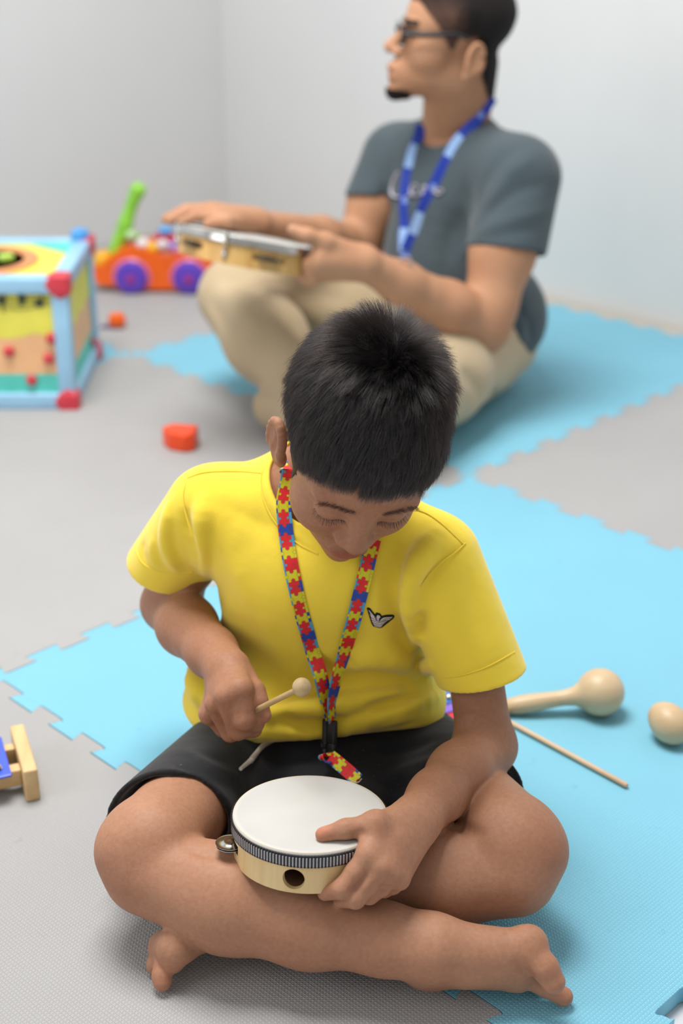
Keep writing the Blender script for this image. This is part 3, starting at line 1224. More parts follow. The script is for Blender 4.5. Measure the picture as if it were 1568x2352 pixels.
# ---------------------------------------------------------------- the boy
def skin_mat(name, c_hi, c_lo, sss=.12):
    m = NT(name)
    a = m.n('Attribute', attribute_name='Col')
    n1 = m.noise(14, 2, .6)
    n2 = m.noise(220, 1, .6)
    f = m.math('ADD', m.math('MULTIPLY', n1, .6), m.math('MULTIPLY', n2, .4))
    tone = m.ramp(f, [(.32, c_lo), (.68, c_hi)])
    m.l(m.mix(1.0, tone, a.outputs['Color'], 'MULTIPLY'), m.b.inputs['Base Color'])
    m.set(Roughness=.56)
    m.b.inputs['Specular IOR Level'].default_value = .28
    m.b.inputs['Subsurface Weight'].default_value = sss
    m.b.inputs['Subsurface Radius'].default_value = (.9, .35, .2)
    m.b.inputs['Subsurface Scale'].default_value = .006
    m.bump(m.noise(420, 1.5, .7), .00030, .6)
    return m.m


M_SKIN = skin_mat('boy_skin', srgb(180, 134, 106), srgb(164, 116, 90))

# head frame: x to his left (photo right), y out of the face, z to the crown
PITCH, ROLL, YAW = math.radians(42), math.radians(-11), math.radians(4)
_up = V3(0, 0, 1)
H0 = np.stack([V3(1, 0, 0), V3(0, -1, 0), V3(0, 0, 1)], 1)
HR = rotm((0, 0, 1), YAW) @ rotm((1, 0, 0), PITCH) @ H0
HR = HR @ rotm((0, 1, 0), -ROLL)
H0[:, 0] = V3(1, 0, 0)
HC = WY(822, 1010, 1.325)
HS = 1.02


def HL(x, y, z):
    return HC + HR @ (V3(x, y, z) * HS)


def add_head(f, P, R, S, child=True):
    e = lambda c, r, k=.012, op='u', rot=None: f.ell(P(*c), np.array([r] * 3 if np.isscalar(r) else r) * S, R if rot is None else R @ rot, k, op)
    c_ = lambda a, b, ra, rb, k=.008, op='u': f.cap(P(*a), P(*b), ra * S, rb * S, k, op=op)
    e((0, -.010, .036), (.0735, .090, .076), .02)
    e((0, .030, .012), (.0635, .056, .066), .02)
    e((0, .036, -.040), (.053, .050, .052), .025)
    e((0, .052, -.074), (.033, .034, .030), .022)
    for s in (-1, 1):
        e((s * .034, .050, -.034), (.026, .030, .027), .02)      # cheek
        e((s * .027, .072, .019), (.024, .014, .008), .012)      # brow
    e((0, .077, -.092), .0135, .018)                             # chin
    # eyes
    for s in (-1, 1):
        e((s * .0305, .0905, .002), (.0150, .0105, .0105), .011, 's')
        e((s * .0300, .0700, -.002), (.0148, .0130, .0118), .0035)
        e((s * .0302, .0722, -.0030), (.0150, .0122, .0060), .003, 'u', rotm((1, 0, 0), -.5))
    # nose
    c_((0, .080, .008), (0, .0955, -.028), .0075, .0095, .012)
    e((0, .0985, -.0325), (.0105, .0090, .0090), .008)
    for s in (-1, 1):
        e((s * .0120, .0900, -.0350), (.0080, .0090, .0072), .007)
        e((s * .0062, .0960, -.0425), (.0038, .0050, .0030), .003, 's')
    for s in (-1, 1):
        f.fold([P(s * .0185, .084, -.0265), P(s * .0210, .083, -.034), P(s * .0170, .086, -.0415)], -.0020 * S, .0028 * S)
        f.fold([P(s * .018, .082, .0065), P(s * .030, .0855, .0085), P(s * .044, .077, .0045)], -.0012 * S, .0022 * S)
    # mouth
    e((0, .078, -.064), (.024, .016, .016), .014)
    e((0, .0920, -.0600), (.0195, .0072, .0052), .005)
    e((0, .0900, -.0690), (.0165, .0075, .0058), .005)
    f.fold([P(-.022, .0835, -.0645), P(-.012, .0945, -.0640), P(0, .0975, -.0645), P(.012, .0945, -.0640), P(.022, .0835, -.0645)], -.0024 * S, .0022 * S)
    f.fold([P(0, .0935, -.046), P(0, .0950, -.0555)], -.0012 * S, .003 * S)


def add_ear(f, P, R, S, s, tilt=.18, flare=-.45, ec=V3(.0775, -.012, -.002)):
    f.group(.006 * S)
    rot = rotm((0, 0, 1), s * flare) @ rotm((1, 0, 0), tilt)
    ce = ec * V3(s, 1, 1)
    E = lambda x, y, z: P(*(ce + rot @ V3(s * x, y, z)))
    f.ell(E(0, -.002, .002), np.array([.0055, .0165, .0275]) * S, R @ rot, .004)
    f.ell(E(-.004, .004, -.022), np.array([.0055, .0085, .0105]) * S, R @ rot, .006)
    f.ell(E(.0065, .001, .004), np.array([.0052, .0105, .0190]) * S, R @ rot, .003, 's')
    rim = [E(.002 + .001, .0145 * math.cos(t) - .003, .0245 * math.sin(t) + .003) for t in np.linspace(-.3, 3.9, 12)]
    for a, b in zip(rim[:-1], rim[1:]):
        f.cap(a, b, .0032 * S, .0032 * S, .003)
    f.cap(E(.002, .010, -.004), E(.001, .011, -.014), .0035 * S, .003 * S, .004)
    f.cap(E(.001, -.004, .012), E(.001, -.006, -.010), .0026 * S, .0026 * S, .004)


body = Field()
# head and neck
add_head(body, HL, HR, HS)
NECK = V3(-.022, 1.435, .375)
body.cap(HL(0, -.030, -.030), NECK, .043, .050, .02)
for s in (-1, 1):
    add_ear(body, HL, HR, HS * 1.04, s, .18, .28, V3(.0760, .0, -.017))

# trunk (under the shirt)
SH_R = WY(470, 1175, 1.445)     # photo left shoulder
SH_L = WY(1010, 1290, 1.375)    # photo right shoulder
PELV = V3(-.02, 1.48, .09)
body.group(.02)
body.cap(NECK - V3(0, 0, .01), PELV + V3(0, 0, .06), .062, .070, .02, V3(1, -.1, 0), 1.35)
body.cap(SH_R, SH_L, .034, .034, .03)
body.ell(PELV - V3(0, 0, .02), (.115, .080, .055), None, .03)

# arm on the photo's left, fist holding the mallet
EL_R = WY(388, 1388, 1.515)
WR_R = WY(524, 1540, 1.305)
body.group(.006)
body.chain([(SH_R, .036), (.5 * SH_R + .5 * EL_R, .0355), (EL_R, .0315)], .012)
_m = .62 * EL_R + .38 * WR_R
body.chain([(EL_R, .0315), (_m + V3(-.003, 0, .002), .0335), (.25 * EL_R + .75 * WR_R, .0265), (WR_R, .0235)], .014)
# arm on the photo's right, hand on the drum
EL_L = WY(1114, 1712, 1.305)
WR_L = WY(952, 1885, 1.140)
body.group(.0015)
body.chain([(SH_L, .034), (.45 * SH_L + .55 * EL_L + V3(.010, 0, 0), .0290), (EL_L, .0305)], .012)
_m = .60 * EL_L + .40 * WR_L
body.chain([(EL_L + V3(.002, .004, -.004), .0325), (_m, .0312), (.28 * EL_L + .72 * WR_L, .0272), (WR_L, .0238)], .014)

# hand on the drum ------------------------------------------------
def bone(f, pts, rs, k=.004):
    f.chain(list(zip(pts, rs)), k)


body.group(.006)
hand_n = nrm(V3(.62, -.55, .55))
KN = [WZ(846, 1962, .163), WZ(873, 1992, .154), WZ(896, 2010, .144), WZ(917, 2020, .134)]
body.cap(WR_L, KN[0] * .6 + WR_L * .4, .0225, .0190, .012)
for K, r in zip(KN, (.0105, .0105, .0100, .0095)):
    body.cap(WR_L + (K - KN[1]) * .35, K, .0150, r, .012)
body.cap(KN[0], KN[3], .0090, .0080, .006)
FI = [
    ([KN[0], WZ(815, 2004, .149), WZ(785, 2042, .137), WZ(746, 2051, .124)], (.0108, .0096, .0094, .0074)),
    ([KN[1], WZ(845, 2032, .138), WZ(816, 2064, .127), WZ(782, 2068, .114)], (.0104, .0095, .0091, .0072)),
    ([KN[2], WZ(875, 2037, .130), WZ(848, 2056, .121), WZ(818, 2059, .110)], (.0096, .0088, .0084, .0068)),
    ([KN[3], WZ(902, 2034, .122), WZ(882, 2043, .114), WZ(862, 2044, .106)], (.0088, .0078, .0074, .0060)),
]
for pts, rs in FI:
    body.group(.0022)
    bone(body, pts, rs)
body.group(.008)
TH_L = [WY(925, 1885, 1.130), WZ(862, 1893, .1780), WZ(793, 1904, .1775), WZ(741, 1917, .1730)]
bone(body, TH_L, (.0165, .0112, .0088, .0072), .006)
body.cap(TH_L[1], KN[0], .0105, .009, .010)

# fist --------------------------------------------------------------
body.group(.006)
FK = [WY(552, 1584, 1.260), WY(518, 1599, 1.256), WY(494, 1618, 1.266), WY(481, 1640, 1.284)]
FP = [WY(560, 1653, 1.247), WY(546, 1677, 1.256), WY(529, 1683, 1.268), WY(512, 1675, 1.286)]
FD = [WY(586, 1662, 1.262), WY(582, 1674, 1.272), WY(566, 1676, 1.285), WY(544, 1670, 1.300)]
FT = [WY(583, 1644, 1.283), WY(578, 1652, 1.290), WY(562, 1655, 1.300), WY(540, 1652, 1.308)]
for K, r in zip(FK, (.0125, .0120, .0110, .0100)):
    body.cap(WR_R + (K - FK[1]) * .3, K, .0170, r, .012)
body.cap(FK[0], FK[3], .0105, .009, .01)
body.cap(.5 * FK[0] + .5 * FP[3], .5 * WR_R + .5 * FP[2], .014, .014, .01)
for i in range(4):
    body.group(.0018)
    bone(body, [FK[i], FP[i], FD[i], FT[i]], ((.0122, .0112, .0092, .0078), (.0118, .0106, .0088, .0075), (.0108, .0098, .0084, .0070), (.0095, .0085, .0074, .0062))[i], .003)
body.group(.005)
bone(body, [WY(558, 1562, 1.295), WY(584, 1588, 1.274), WY(594, 1612, 1.265), WY(606, 1643, 1.260)], (.0160, .0108, .0090, .0080), .006)

# legs ----------------------------------------------------------------
HIP_A, HIP_B = V3(-.090, 1.475, .050), V3(.066, 1.475, .042)
KN_A = WZ(322, 1962, .100)
AN_A = WZ(985, 2178, .062)
KN_B = WZ(1196, 1962, .098)
body.group(.004)
body.chain([(HIP_A, .044), (.5 * HIP_A + .5 * KN_A, .050), (KN_A + V3(.012, .018, .004), .0475)], .02)
body.ell(KN_A + V3(.004, .004, .0), (.050, .046, .045), None, .02)
body.group(.006)
sh = lambda t, o=V3(0, 0, 0): KN_A * (1 - t) + AN_A * t + o
body.chain([(sh(.03, V3(0, -.004, -.012)), .0455), (sh(.32, V3(0, -.010, -.012)), .0465), (sh(.60, V3(0, -.008, -.008)), .0395), (sh(.85, V3(0, -.003, -.004)), .0290), (AN_A, .0275)], .03)
# foot A: on its outer edge, toes to the right, big toe uppermost
HEEL_A = WZ(985, 2206, .034)
BALL_A = WZ(1206, 2180, .060)
OUT_A = WZ(1188, 2238, .027)
body.cap(AN_A, HEEL_A, .0275, .0245, .02)
body.cap(HEEL_A, OUT_A, .0230, .0140, .02)
body.cap(AN_A + V3(.01, 0, .0), BALL_A, .0255, .0180, .02)
body.cap(WZ(1080, 2208, .048), WZ(1180, 2214, .042), .0220, .0170, .02)
body.cap(BALL_A, OUT_A, .0170, .0130, .012)
body.ell(WZ(1216, 2166, .068), .0160, None, .010)
body.group(.0035)
bone(body, [WZ(1220, 2190, .062), WZ(1250, 2222, .055), WZ(1270, 2255, .043)], (.0158, .0128, .0116), .005)
body.group(.0022)
bone(body, [WZ(1195, 2236, .030), WZ(1252, 2266, .021), WZ(1293, 2289, .0112)], (.0120, .0095, .0096), .004)
body.fold([WZ(1262, 2280, .022), WZ(1275, 2270, .026)], -.0012, .003)
for dy, e_ in ((.013, 1270), (.024, 1250)):
    body.group(.002)
    bone(body, [WZ(1190, 2236, .024) + V3(0, dy, 0), WZ(1240, 2262, .015) + V3(0, dy, 0), WZ(e_, 2278, .0095) + V3(0, dy, 0)], (.0100, .0082, .0080), .004)
# leg B
AN_B = WZ(570, 2078, .036)
body.group(.004)
body.chain([(HIP_B, .044), (.5 * HIP_B + .5 * KN_B, .050), (KN_B + V3(-.012, .018, .006), .0485)], .02)
body.ell(KN_B + V3(-.002, .004, .0), (.050, .046, .045), None, .02)
body.group(.006)
sb = lambda t, o=V3(0, 0, 0): KN_B * (1 - t) + AN_B * t + o
body.chain([(sb(.03, V3(0, -.006, -.014)), .0455), (sb(.30, V3(0, -.002, -.008)), .0455), (sb(.60), .0370), (sb(.85), .0285), (AN_B, .0270)], .03)
# foot B: sole up-turned, toes towards the camera at photo left
BALL_B = WZ(405, 2175, .040)
body.cap(AN_B, WZ(575, 2092, .030), .026, .023, .02)
body.cap(AN_B, BALL_B, .0250, .0165, .02)
body.cap(WZ(575, 2092, .030), WZ(382, 2170, .022), .022, .0150, .02)
body.cap(BALL_B, WZ(375, 2180, .020), .0165, .0130, .012)
body.group(.003)
bone(body, [BALL_B, WZ(393, 2192, .034), WZ(397, 2208, .027)], (.0150, .0122, .0118), .006)
body.group(.002)
bone(body, [WZ(378, 2200, .022), WZ(372, 2240, .016), WZ(373, 2256, .0115)], (.0105, .0095, .0090), .004)
body.group(.002)
bone(body, [WZ(366, 2190, .020), WZ(356, 2212, .013), WZ(354, 2222, .010)], (.0090, .0078, .0072), .004)

CREASES = [([(580, 1962), (520, 1963), (470, 1958), (432, 1950)], -6, 6), ([(1025, 1892), (1070, 1905), (1114, 1919)], -6, 6),
           ([(842, 2008), (822, 2030), (798, 2052)], -3, 2.6), ([(868, 2026), (856, 2040), (838, 2058)], -2.6, 2.4), ([(893, 2032), (882, 2042), (868, 2052)], -2, 2.2),
           ([(820, 1914), (832, 1912), (846, 1922)], -2, 3), ([(1040, 1655), (1080, 1640), (1125, 1648)], -1.6, 4),
           ([(955, 2108), (962, 2150), (958, 2190)], -.7, 2), ([(990, 2106), (996, 2150), (990, 2200)], -.6, 2), ([(1040, 2112), (1030, 2150)], -.6, 2.2),
           ([(1182, 2220), (1208, 2232), (1232, 2246)], -2.2, 3), ([(1178, 2195), (1190, 2215), (1200, 2228)], -1, 2.5),
           ([(776, 1893), (780, 1903), (780, 1914)], -.5, 1.3), ([(786, 1892), (790, 1902), (788, 1912)], -.4, 1.3),
           ([(545, 1600), (552, 1630), (545, 1665)], -1.2, 3), ([(512, 1615), (526, 1645), (532, 1672)], -1.2, 3), ([(493, 1633), (508, 1655), (518, 1672)], -1.0, 3),
           ([(386, 2150), (384, 2180), (378, 2200)], -1.5, 3)]
_fl = folds(body, CREASES)
_tmp = Field()
for Pf, a, w in _fl:
    _tmp.fold(Pf, a, w)
BV, BQ = Displaced(body, _tmp.groups[0][1]).mesh(BOY_VOX)
BV = relax(BV, BQ, 1, .4)
BV[:, 2] = np.maximum(BV[:, 2], .0003)
boy = empty('person', (-.015, 1.47, 0), 'boy in a yellow t-shirt sitting cross-legged, playing a small drum', 'person')
bo = mesh_obj('body', BV, BQ, M_SKIN, boy)
print('boy body', len(BV), len(BQ))

# skin tint: lips, nails, palms, brows, scalp
col = np.ones((len(BV), 3))
def tint(mask, rgb):
    global col
    col = col * (1 - mask[:, None]) + col * mask[:, None] * np.array(rgb)
HLV = ((BV - HC) @ HR) / HS
def em(c, r, soft=.25):
    d = np.sqrt((((HLV - np.array(c)) / np.array(r)) ** 2).sum(1))
    return np.clip((1 + soft - d) / (2 * soft), 0, 1)
tint(em((0, .094, -.0600), (.0190, .012, .0046)), (.88, .60, .62))
tint(em((0, .092, -.0690), (.0165, .012, .0058)), (.95, .62, .64))
def seg_d(a, b):
    ba = b - a
    q = BV - a
    t = np.clip(q @ ba / (ba @ ba), 0, 1)
    return np.linalg.norm(q - t[:, None] * ba, axis=1)
arm = np.minimum.reduce([seg_d(SH_R, EL_R), seg_d(EL_R, WR_R), seg_d(WR_R, FK[1]), seg_d(SH_L, EL_L), seg_d(EL_L, .3 * EL_L + .7 * WR_L)])
face_m = np.clip((.19 - np.linalg.norm(HLV, axis=1)) / .03, 0, 1)
tint(np.maximum(np.clip((.050 - arm) / .012, 0, 1), face_m), (.86, .82, .79))
def nail(c, n, r=.0058):
    # pale nail plate on the side facing n
    q = BV - c
    d = np.linalg.norm(q, axis=1)
    tint(np.clip((r - d) / .0015, 0, 1) * np.clip((BNv @ nrm(n) - .35) / .2, 0, 1), (1.16, 1.04, 1.06))
def blush(c, r, rgb):
    tint(ball_mask(BV, c, r, r * .5), rgb)
BNv = normals_of(BV, BQ)
nail(TH_L[3] + V3(.0, 0, .0066), V3(0, -.3, 1), .0070)
nail(WZ(1258, 2264, .043), V3(-.3, -.9, .2), .0070)
blush(TH_L[3], .012, (1.10, .98, .98))
blush(WY(606, 1643, 1.260), .010, (1.12, .98, .98))
for q_ in (WZ(1275, 2262, .03), WZ(1298, 2292, .014), WZ(396, 2210, .026), WZ(373, 2258, .012)):
    blush(q_, .016, (1.04, .98, .97))
for q_ in (KN_A + V3(-.02, -.035, 0), KN_B + V3(.03, -.02, .02), EL_R + V3(-.02, 0, -.02)):
    blush(q_, .030, (.90, .86, .86))
set_attr(bo, 'Col', col)

# ---------------------------------------------------------------- the boy's clothes
def cloth_mat(name, rgb, weave=1500, lint=None, rough=.85, amp=.0002, sheen=.3, var=.05, crease=16.0):
    m = NT(name)
    c = srgb(*rgb)
    f = m.noise(9, 1)
    colr = m.ramp(f, [(.3, tuple(q * (1 - var) for q in c)), (.7, tuple(min(1, q * (1 + var)) for q in c))])
    if lint:
        sp = m.noise(330, 1, .8)
        colr = m.mix(m.ramp(sp, [(.745, (0, 0, 0)), (.775, (1, 1, 1))]), colr, srgb(*lint))
    m.l(colr, m.b.inputs['Base Color'])
    m.set(Roughness=rough)
    m.b.inputs['Specular IOR Level'].default_value = .15
    m.b.inputs['Sheen Weight'].default_value = sheen
    m.b.inputs['Sheen Roughness'].default_value = .5
    m.bump(m.math('ADD', m.math('ADD', m.noise(weave, 0), m.math('MULTIPLY', m.noise(70, 1), 3.0)), m.math('MULTIPLY', m.noise(20, 1, .55), crease)), amp, .7)
    return m.m


M_SHIRT = cloth_mat('yellow_cotton', (243, 214, 66), 1300)
M_SHORTS = cloth_mat('black_cotton', (34, 34, 37), 900, (88, 88, 92), sheen=.25, var=.15)

sh_f = Field()
LAX = nrm(SH_L - SH_R)
BELLY = V3(-.018, 1.452, .150)
CHEST = .5 * (SH_R + SH_L) + V3(.0, .010, -.045)
sh_f.cap(CHEST, BELLY, .088, .094, .03, nrm(LAX * V3(1, 1, .4)), 1.36)
sh_f.cap(SH_R + V3(.02, .002, -.004), SH_L + V3(-.02, .004, -.006), .047, .047, .045)
sh_f.cap(.6 * SH_R + .4 * NECK, NECK + V3(0, -.002, .004), .040, .052, .04)
sh_f.cap(.6 * SH_L + .4 * NECK, NECK + V3(0, -.002, .004), .040, .052, .04)
sh_f.ell(V3(-.042, 1.440, .142), (.139, .116, .050), None, .03)
sh_f.ell(V3(-.043, 1.438, .108), (.144, .112, .046), None, .02)
sh_f.ell(V3(.072, 1.412, .116), (.046, .060, .034), None, .03)
# hem
hem = [WY(404, 1706, 1.45), WY(560, 1692, 1.37), WY(700, 1697, 1.345), WY(860, 1672, 1.35), WY(1012, 1656, 1.43)]
hn = nrm(np.cross(hem[4] - hem[0], hem[2] - .5 * (hem[0] + hem[4])))
hn = hn if hn[2] < 0 else -hn
sh_f.plane(.5 * hem[2] + .25 * (hem[0] + hem[4]), hn, (0, 1.45, .1), .4, .006)
# neck opening
nx = nrm(HL(0, -.03, -.03) - NECK)
sh_f.cap(NECK + nx * .012 + V3(0, -.006, 0), NECK + nx * .11 + V3(-.004, -.012, 0), .0585, .080, .004, op='s')
# sleeves: photo left
def sleeve(f, a, b, end, ra, rb, n_end, k=.022):
    f.group(k)
    d = nrm(end - a)
    f.cap(a, end + d * .03, ra, rb, .01)
    f.plane(end, n_end, end, .12, .002)
    f.cap(end - d * .022, end + d * .06, rb - .0065, rb - .003, .002, op='s')
SE_R = WY(388, 1298, 1.496)
sleeve(sh_f, SH_R + V3(.004, .0, .004), EL_R, SE_R, .0470, .0480, nrm(nrm(EL_R - SH_R) + V3(.15, 0, -.25)))
SE_L = WY(1106, 1552, 1.335)
sleeve(sh_f, SH_L + V3(-.004, .0, .004), EL_L, SE_L, .0480, .0495, nrm(nrm(EL_L - SH_L) + V3(.05, .1, -.35)))


SPEC = [
    ([(430, 1165), (428, 1200), (441, 1235), (451, 1282), (458, 1325)], -5, 7),
    ([(462, 1150), (459, 1200), (460, 1260), (462, 1318)], 3.5, 8),
    ([(386, 1160), (379, 1215), (382, 1262), (402, 1305)], 4, 8),
    ([(352, 1230), (350, 1270), (362, 1305)], 2.5, 7),
    ([(330, 1240), (326, 1270), (338, 1300)], -2, 6),
    ([(470, 1165), (510, 1240), (548, 1320), (575, 1400)], 3, 16),
    ([(500, 1150), (570, 1190), (630, 1215)], -2, 13),
    ([(520, 1330), (500, 1420), (530, 1500), (600, 1560)], -2.5, 14),
    ([(600, 1400), (640, 1500), (700, 1560)], 2, 14),
    ([(939, 1191), (908, 1273), (901, 1362), (914, 1439), (940, 1495)], -8, 13),
    ([(985, 1240), (950, 1300), (935, 1370), (940, 1430), (962, 1480)], 8, 12),
    ([(1040, 1275), (1000, 1310), (962, 1352), (950, 1400)], -3, 6),
    ([(955, 1400), (960, 1430), (968, 1465)], -7, 8),
    ([(870, 1300), (866, 1380), (880, 1470), (910, 1540)], 2.5, 14),
    ([(1040, 1340), (1030, 1420), (1050, 1500)], 1.8, 11),
    ([(1075, 1300), (1090, 1400), (1120, 1490)], -1.6, 10),
    ([(1010, 1420), (1040, 1460), (1070, 1490)], -1.2, 8),
    ([(660, 1626), (746, 1622), (832, 1606), (960, 1586)], 8, 9),
    ([(640, 1648), (700, 1662), (742, 1658), (800, 1645)], -7, 7),
    ([(832, 1624), (870, 1619), (928, 1606), (975, 1590)], -9, 8),
    ([(775, 1666), (851, 1650), (928, 1627), (990, 1600)], 7, 7),
    ([(779, 1562), (851, 1553), (947, 1566), (985, 1560)], -7, 11),
    ([(800, 1515), (880, 1500), (960, 1530)], 5, 14),
    ([(460, 1655), (520, 1682), (620, 1690)], 3, 8),
    ([(440, 1600), (470, 1640), (520, 1662)], -6, 9),
    ([(600, 1620), (660, 1600), (740, 1590)], -4, 8),
    ([(870, 1668), (930, 1650), (1000, 1640)], 3, 7),
    # seams
    ([(1069, 1247), (1050, 1265), (1013, 1293), (985, 1322)], -1.4, 2.2),
    ([(955, 1170), (985, 1182), (1020, 1208), (1062, 1250)], -1.0, 2.0),
    ([(428, 1100), (470, 1085), (540, 1082), (600, 1086)], -1.0, 2.0),
    ([(424, 1105), (418, 1140), (424, 1180)], -1.2, 2.0),
    ([(1022, 1555), (1060, 1550), (1120, 1530), (1180, 1497)], -1.1, 1.8),
    ([(312, 1262), (330, 1297), (380, 1318), (440, 1316)], -1.0, 1.8),
    ([(606, 1076), (598, 1110), (612, 1165), (640, 1208), (690, 1252), (740, 1276)], -1.3, 2.2),
    ([(612, 1085), (618, 1140), (650, 1200), (690, 1238), (730, 1258)], .9, 4.5),
]
# rolls of slack cloth at the waist and armholes
ROLLS = [([(560, 1640), (660, 1632), (746, 1628), (832, 1612), (930, 1590), (985, 1570)], .012, .0085),
         ([(700, 1684), (790, 1672), (870, 1652), (950, 1622), (1000, 1600)], .010, .0070),
         ([(450, 1690), (560, 1676), (650, 1682), (740, 1682)], .010, .0060),
         ([(840, 1648), (900, 1634), (960, 1606)], .009, .0060),
         ([(1000, 1225), (962, 1285), (938, 1350), (936, 1420), (955, 1482)], .016, .0085),
         ([(465, 1150), (461, 1210), (461, 1270), (464, 1318)], .012, .0050),
         ([(388, 1165), (380, 1215), (384, 1262), (404, 1305)], .010, .0040),
         ([(435, 1545), (452, 1590), (490, 1640)], .014, .0070),
         ([(800, 1535), (880, 1522), (960, 1545), (990, 1530)], .014, .0060)]
RB = Field()
RB.groups = [[k, list(p)] for k, p in sh_f.groups]
RQ = RB.cast(np.concatenate([spline(px, 9) for px, _, _ in ROLLS]))
RNn = RB.normal(RQ)
for i, (px, r, out_) in enumerate(ROLLS):
    sh_f.group(.007)
    rr = r * np.clip(np.minimum(np.linspace(0, 1, 9), np.linspace(1, 0, 9)) * 3 + .55, 0, 1)
    cc_ = RQ[i * 9:i * 9 + 9] - RNn[i * 9:i * 9 + 9] * (rr - out_ * (rr / r) ** 2)[:, None]
    hit = np.abs(RB.ev(RQ[i * 9:i * 9 + 9].astype(np.float32))) < .003
    sh_f.chain([(p_, r_) for p_, r_, h_ in zip(cc_, rr, hit) if h_], .004)
FL = folds(sh_f, SPEC, 1.5)
sh_f.group(0)
prims = []
for Pf, a, w in FL:
    sh_f.fold(Pf, a, w)
disp_prims = sh_f.groups.pop()[1]


shirt = Displaced(sh_f, disp_prims)
V, Q = shirt.mesh(CLOTH_VOX)
V = relax(V, Q, 2, .5)
so = mesh_obj('t_shirt', V, Q, M_SHIRT, boy)
print('shirt', len(V))

# shorts
st = Field()
st.ell(V3(-.028, 1.465, .056), (.128, .103, .050), None, .03)
def leg_cloth(f, hip, knee, t_end, r0, r1, n_end, k=.03):
    f.group(k)
    e = hip * (1 - t_end) + knee * t_end
    d = nrm(knee - hip)
    f.cap(hip, e + d * .03, r0, r1, .02)
    f.plane(e, n_end, e, .14, .002)
    f.cap(e - d * .02, e + d * .06, r1 - .009, r1 - .0045, .002, op='s')
leg_cloth(st, HIP_A, KN_A + V3(0, 0, -.004), .80, .0560, .0645, nrm(nrm(KN_A - HIP_A) + V3(.35, .0, 0)))
leg_cloth(st, HIP_B, KN_B + V3(0, 0, -.004), .62, .0520, .0650, nrm(nrm(KN_B - HIP_B) + V3(-.2, .0, 0)))
st.group(.03)
st.cap(.6 * HIP_A + .4 * KN_A + V3(.02, 0, -.03), .6 * HIP_B + .4 * KN_B + V3(-.02, 0, -.03), .045, .045, .02)
st.cap(V3(-.01, 1.36, .06), V3(-.01, 1.30, .055), .06, .045, .02, V3(1, 0, 0), 1.5)
SPEC2 = [
    ([(420, 1720), (480, 1760), (560, 1790)], 3, 9), ([(400, 1760), (470, 1785), (540, 1815)], -2.5, 8),
    ([(640, 1730), (700, 1745), (760, 1750)], -3, 9), ([(1040, 1735), (960, 1760), (880, 1790)], 4, 8),
    ([(1050, 1762), (980, 1790), (900, 1815)], -4, 7), ([(1000, 1700), (930, 1720), (850, 1730)], -3, 9),
    ([(345, 1790), (420, 1775), (500, 1795)], 1.5, 5), ([(800, 1720), (860, 1715), (920, 1705)], 2.5, 7),
]
FL = folds(st, SPEC2, 1.5)
st.group(0)
for Pf, a, w in FL:
    st.fold(Pf, a, w)
dp2 = st.groups.pop()[1]
shorts = Displaced(st, dp2)
V, Q = shorts.mesh(CLOTH_VOX * 1.25)
V[:, 2] = np.maximum(V[:, 2], .0006)
V = relax(V, Q, 2, .5)
sho = mesh_obj('shorts', V, Q, M_SHORTS, boy)
print('shorts', len(V))
# drawstring
M_STRING = plain('beige_cord', (214, 204, 186), .85, var=.08, bump=(1200, .0004))
M_AGLET = plain('white_aglet', (225, 222, 214), .4)
pts = shorts.drape([(656, 1700), (628, 1703), (600, 1717), (582, 1736), (571, 1749)], 16, .0035)
ds = MB().tube(pts, [.0028 + .0018 * (i / 15) for i in range(16)], 12, .55, V3(0, 0, 1)).build('drawstring', M_STRING, sho)
MB().tube([pts[-1] + (pts[-2] - pts[-1]) * .3, shorts.drape([(571, 1749), (546, 1771)], 3, .004)[-1]], [.0030, .0021], 12).build('cord_tip', M_AGLET, ds)

# ---------------------------------------------------------------- puzzle-print lanyard
PZ = {'r': srgb(222, 44, 46), 'y': srgb(214, 206, 40), 'b': srgb(44, 76, 168), 'c': srgb(76, 164, 204), 'k': srgb(40, 60, 60)}


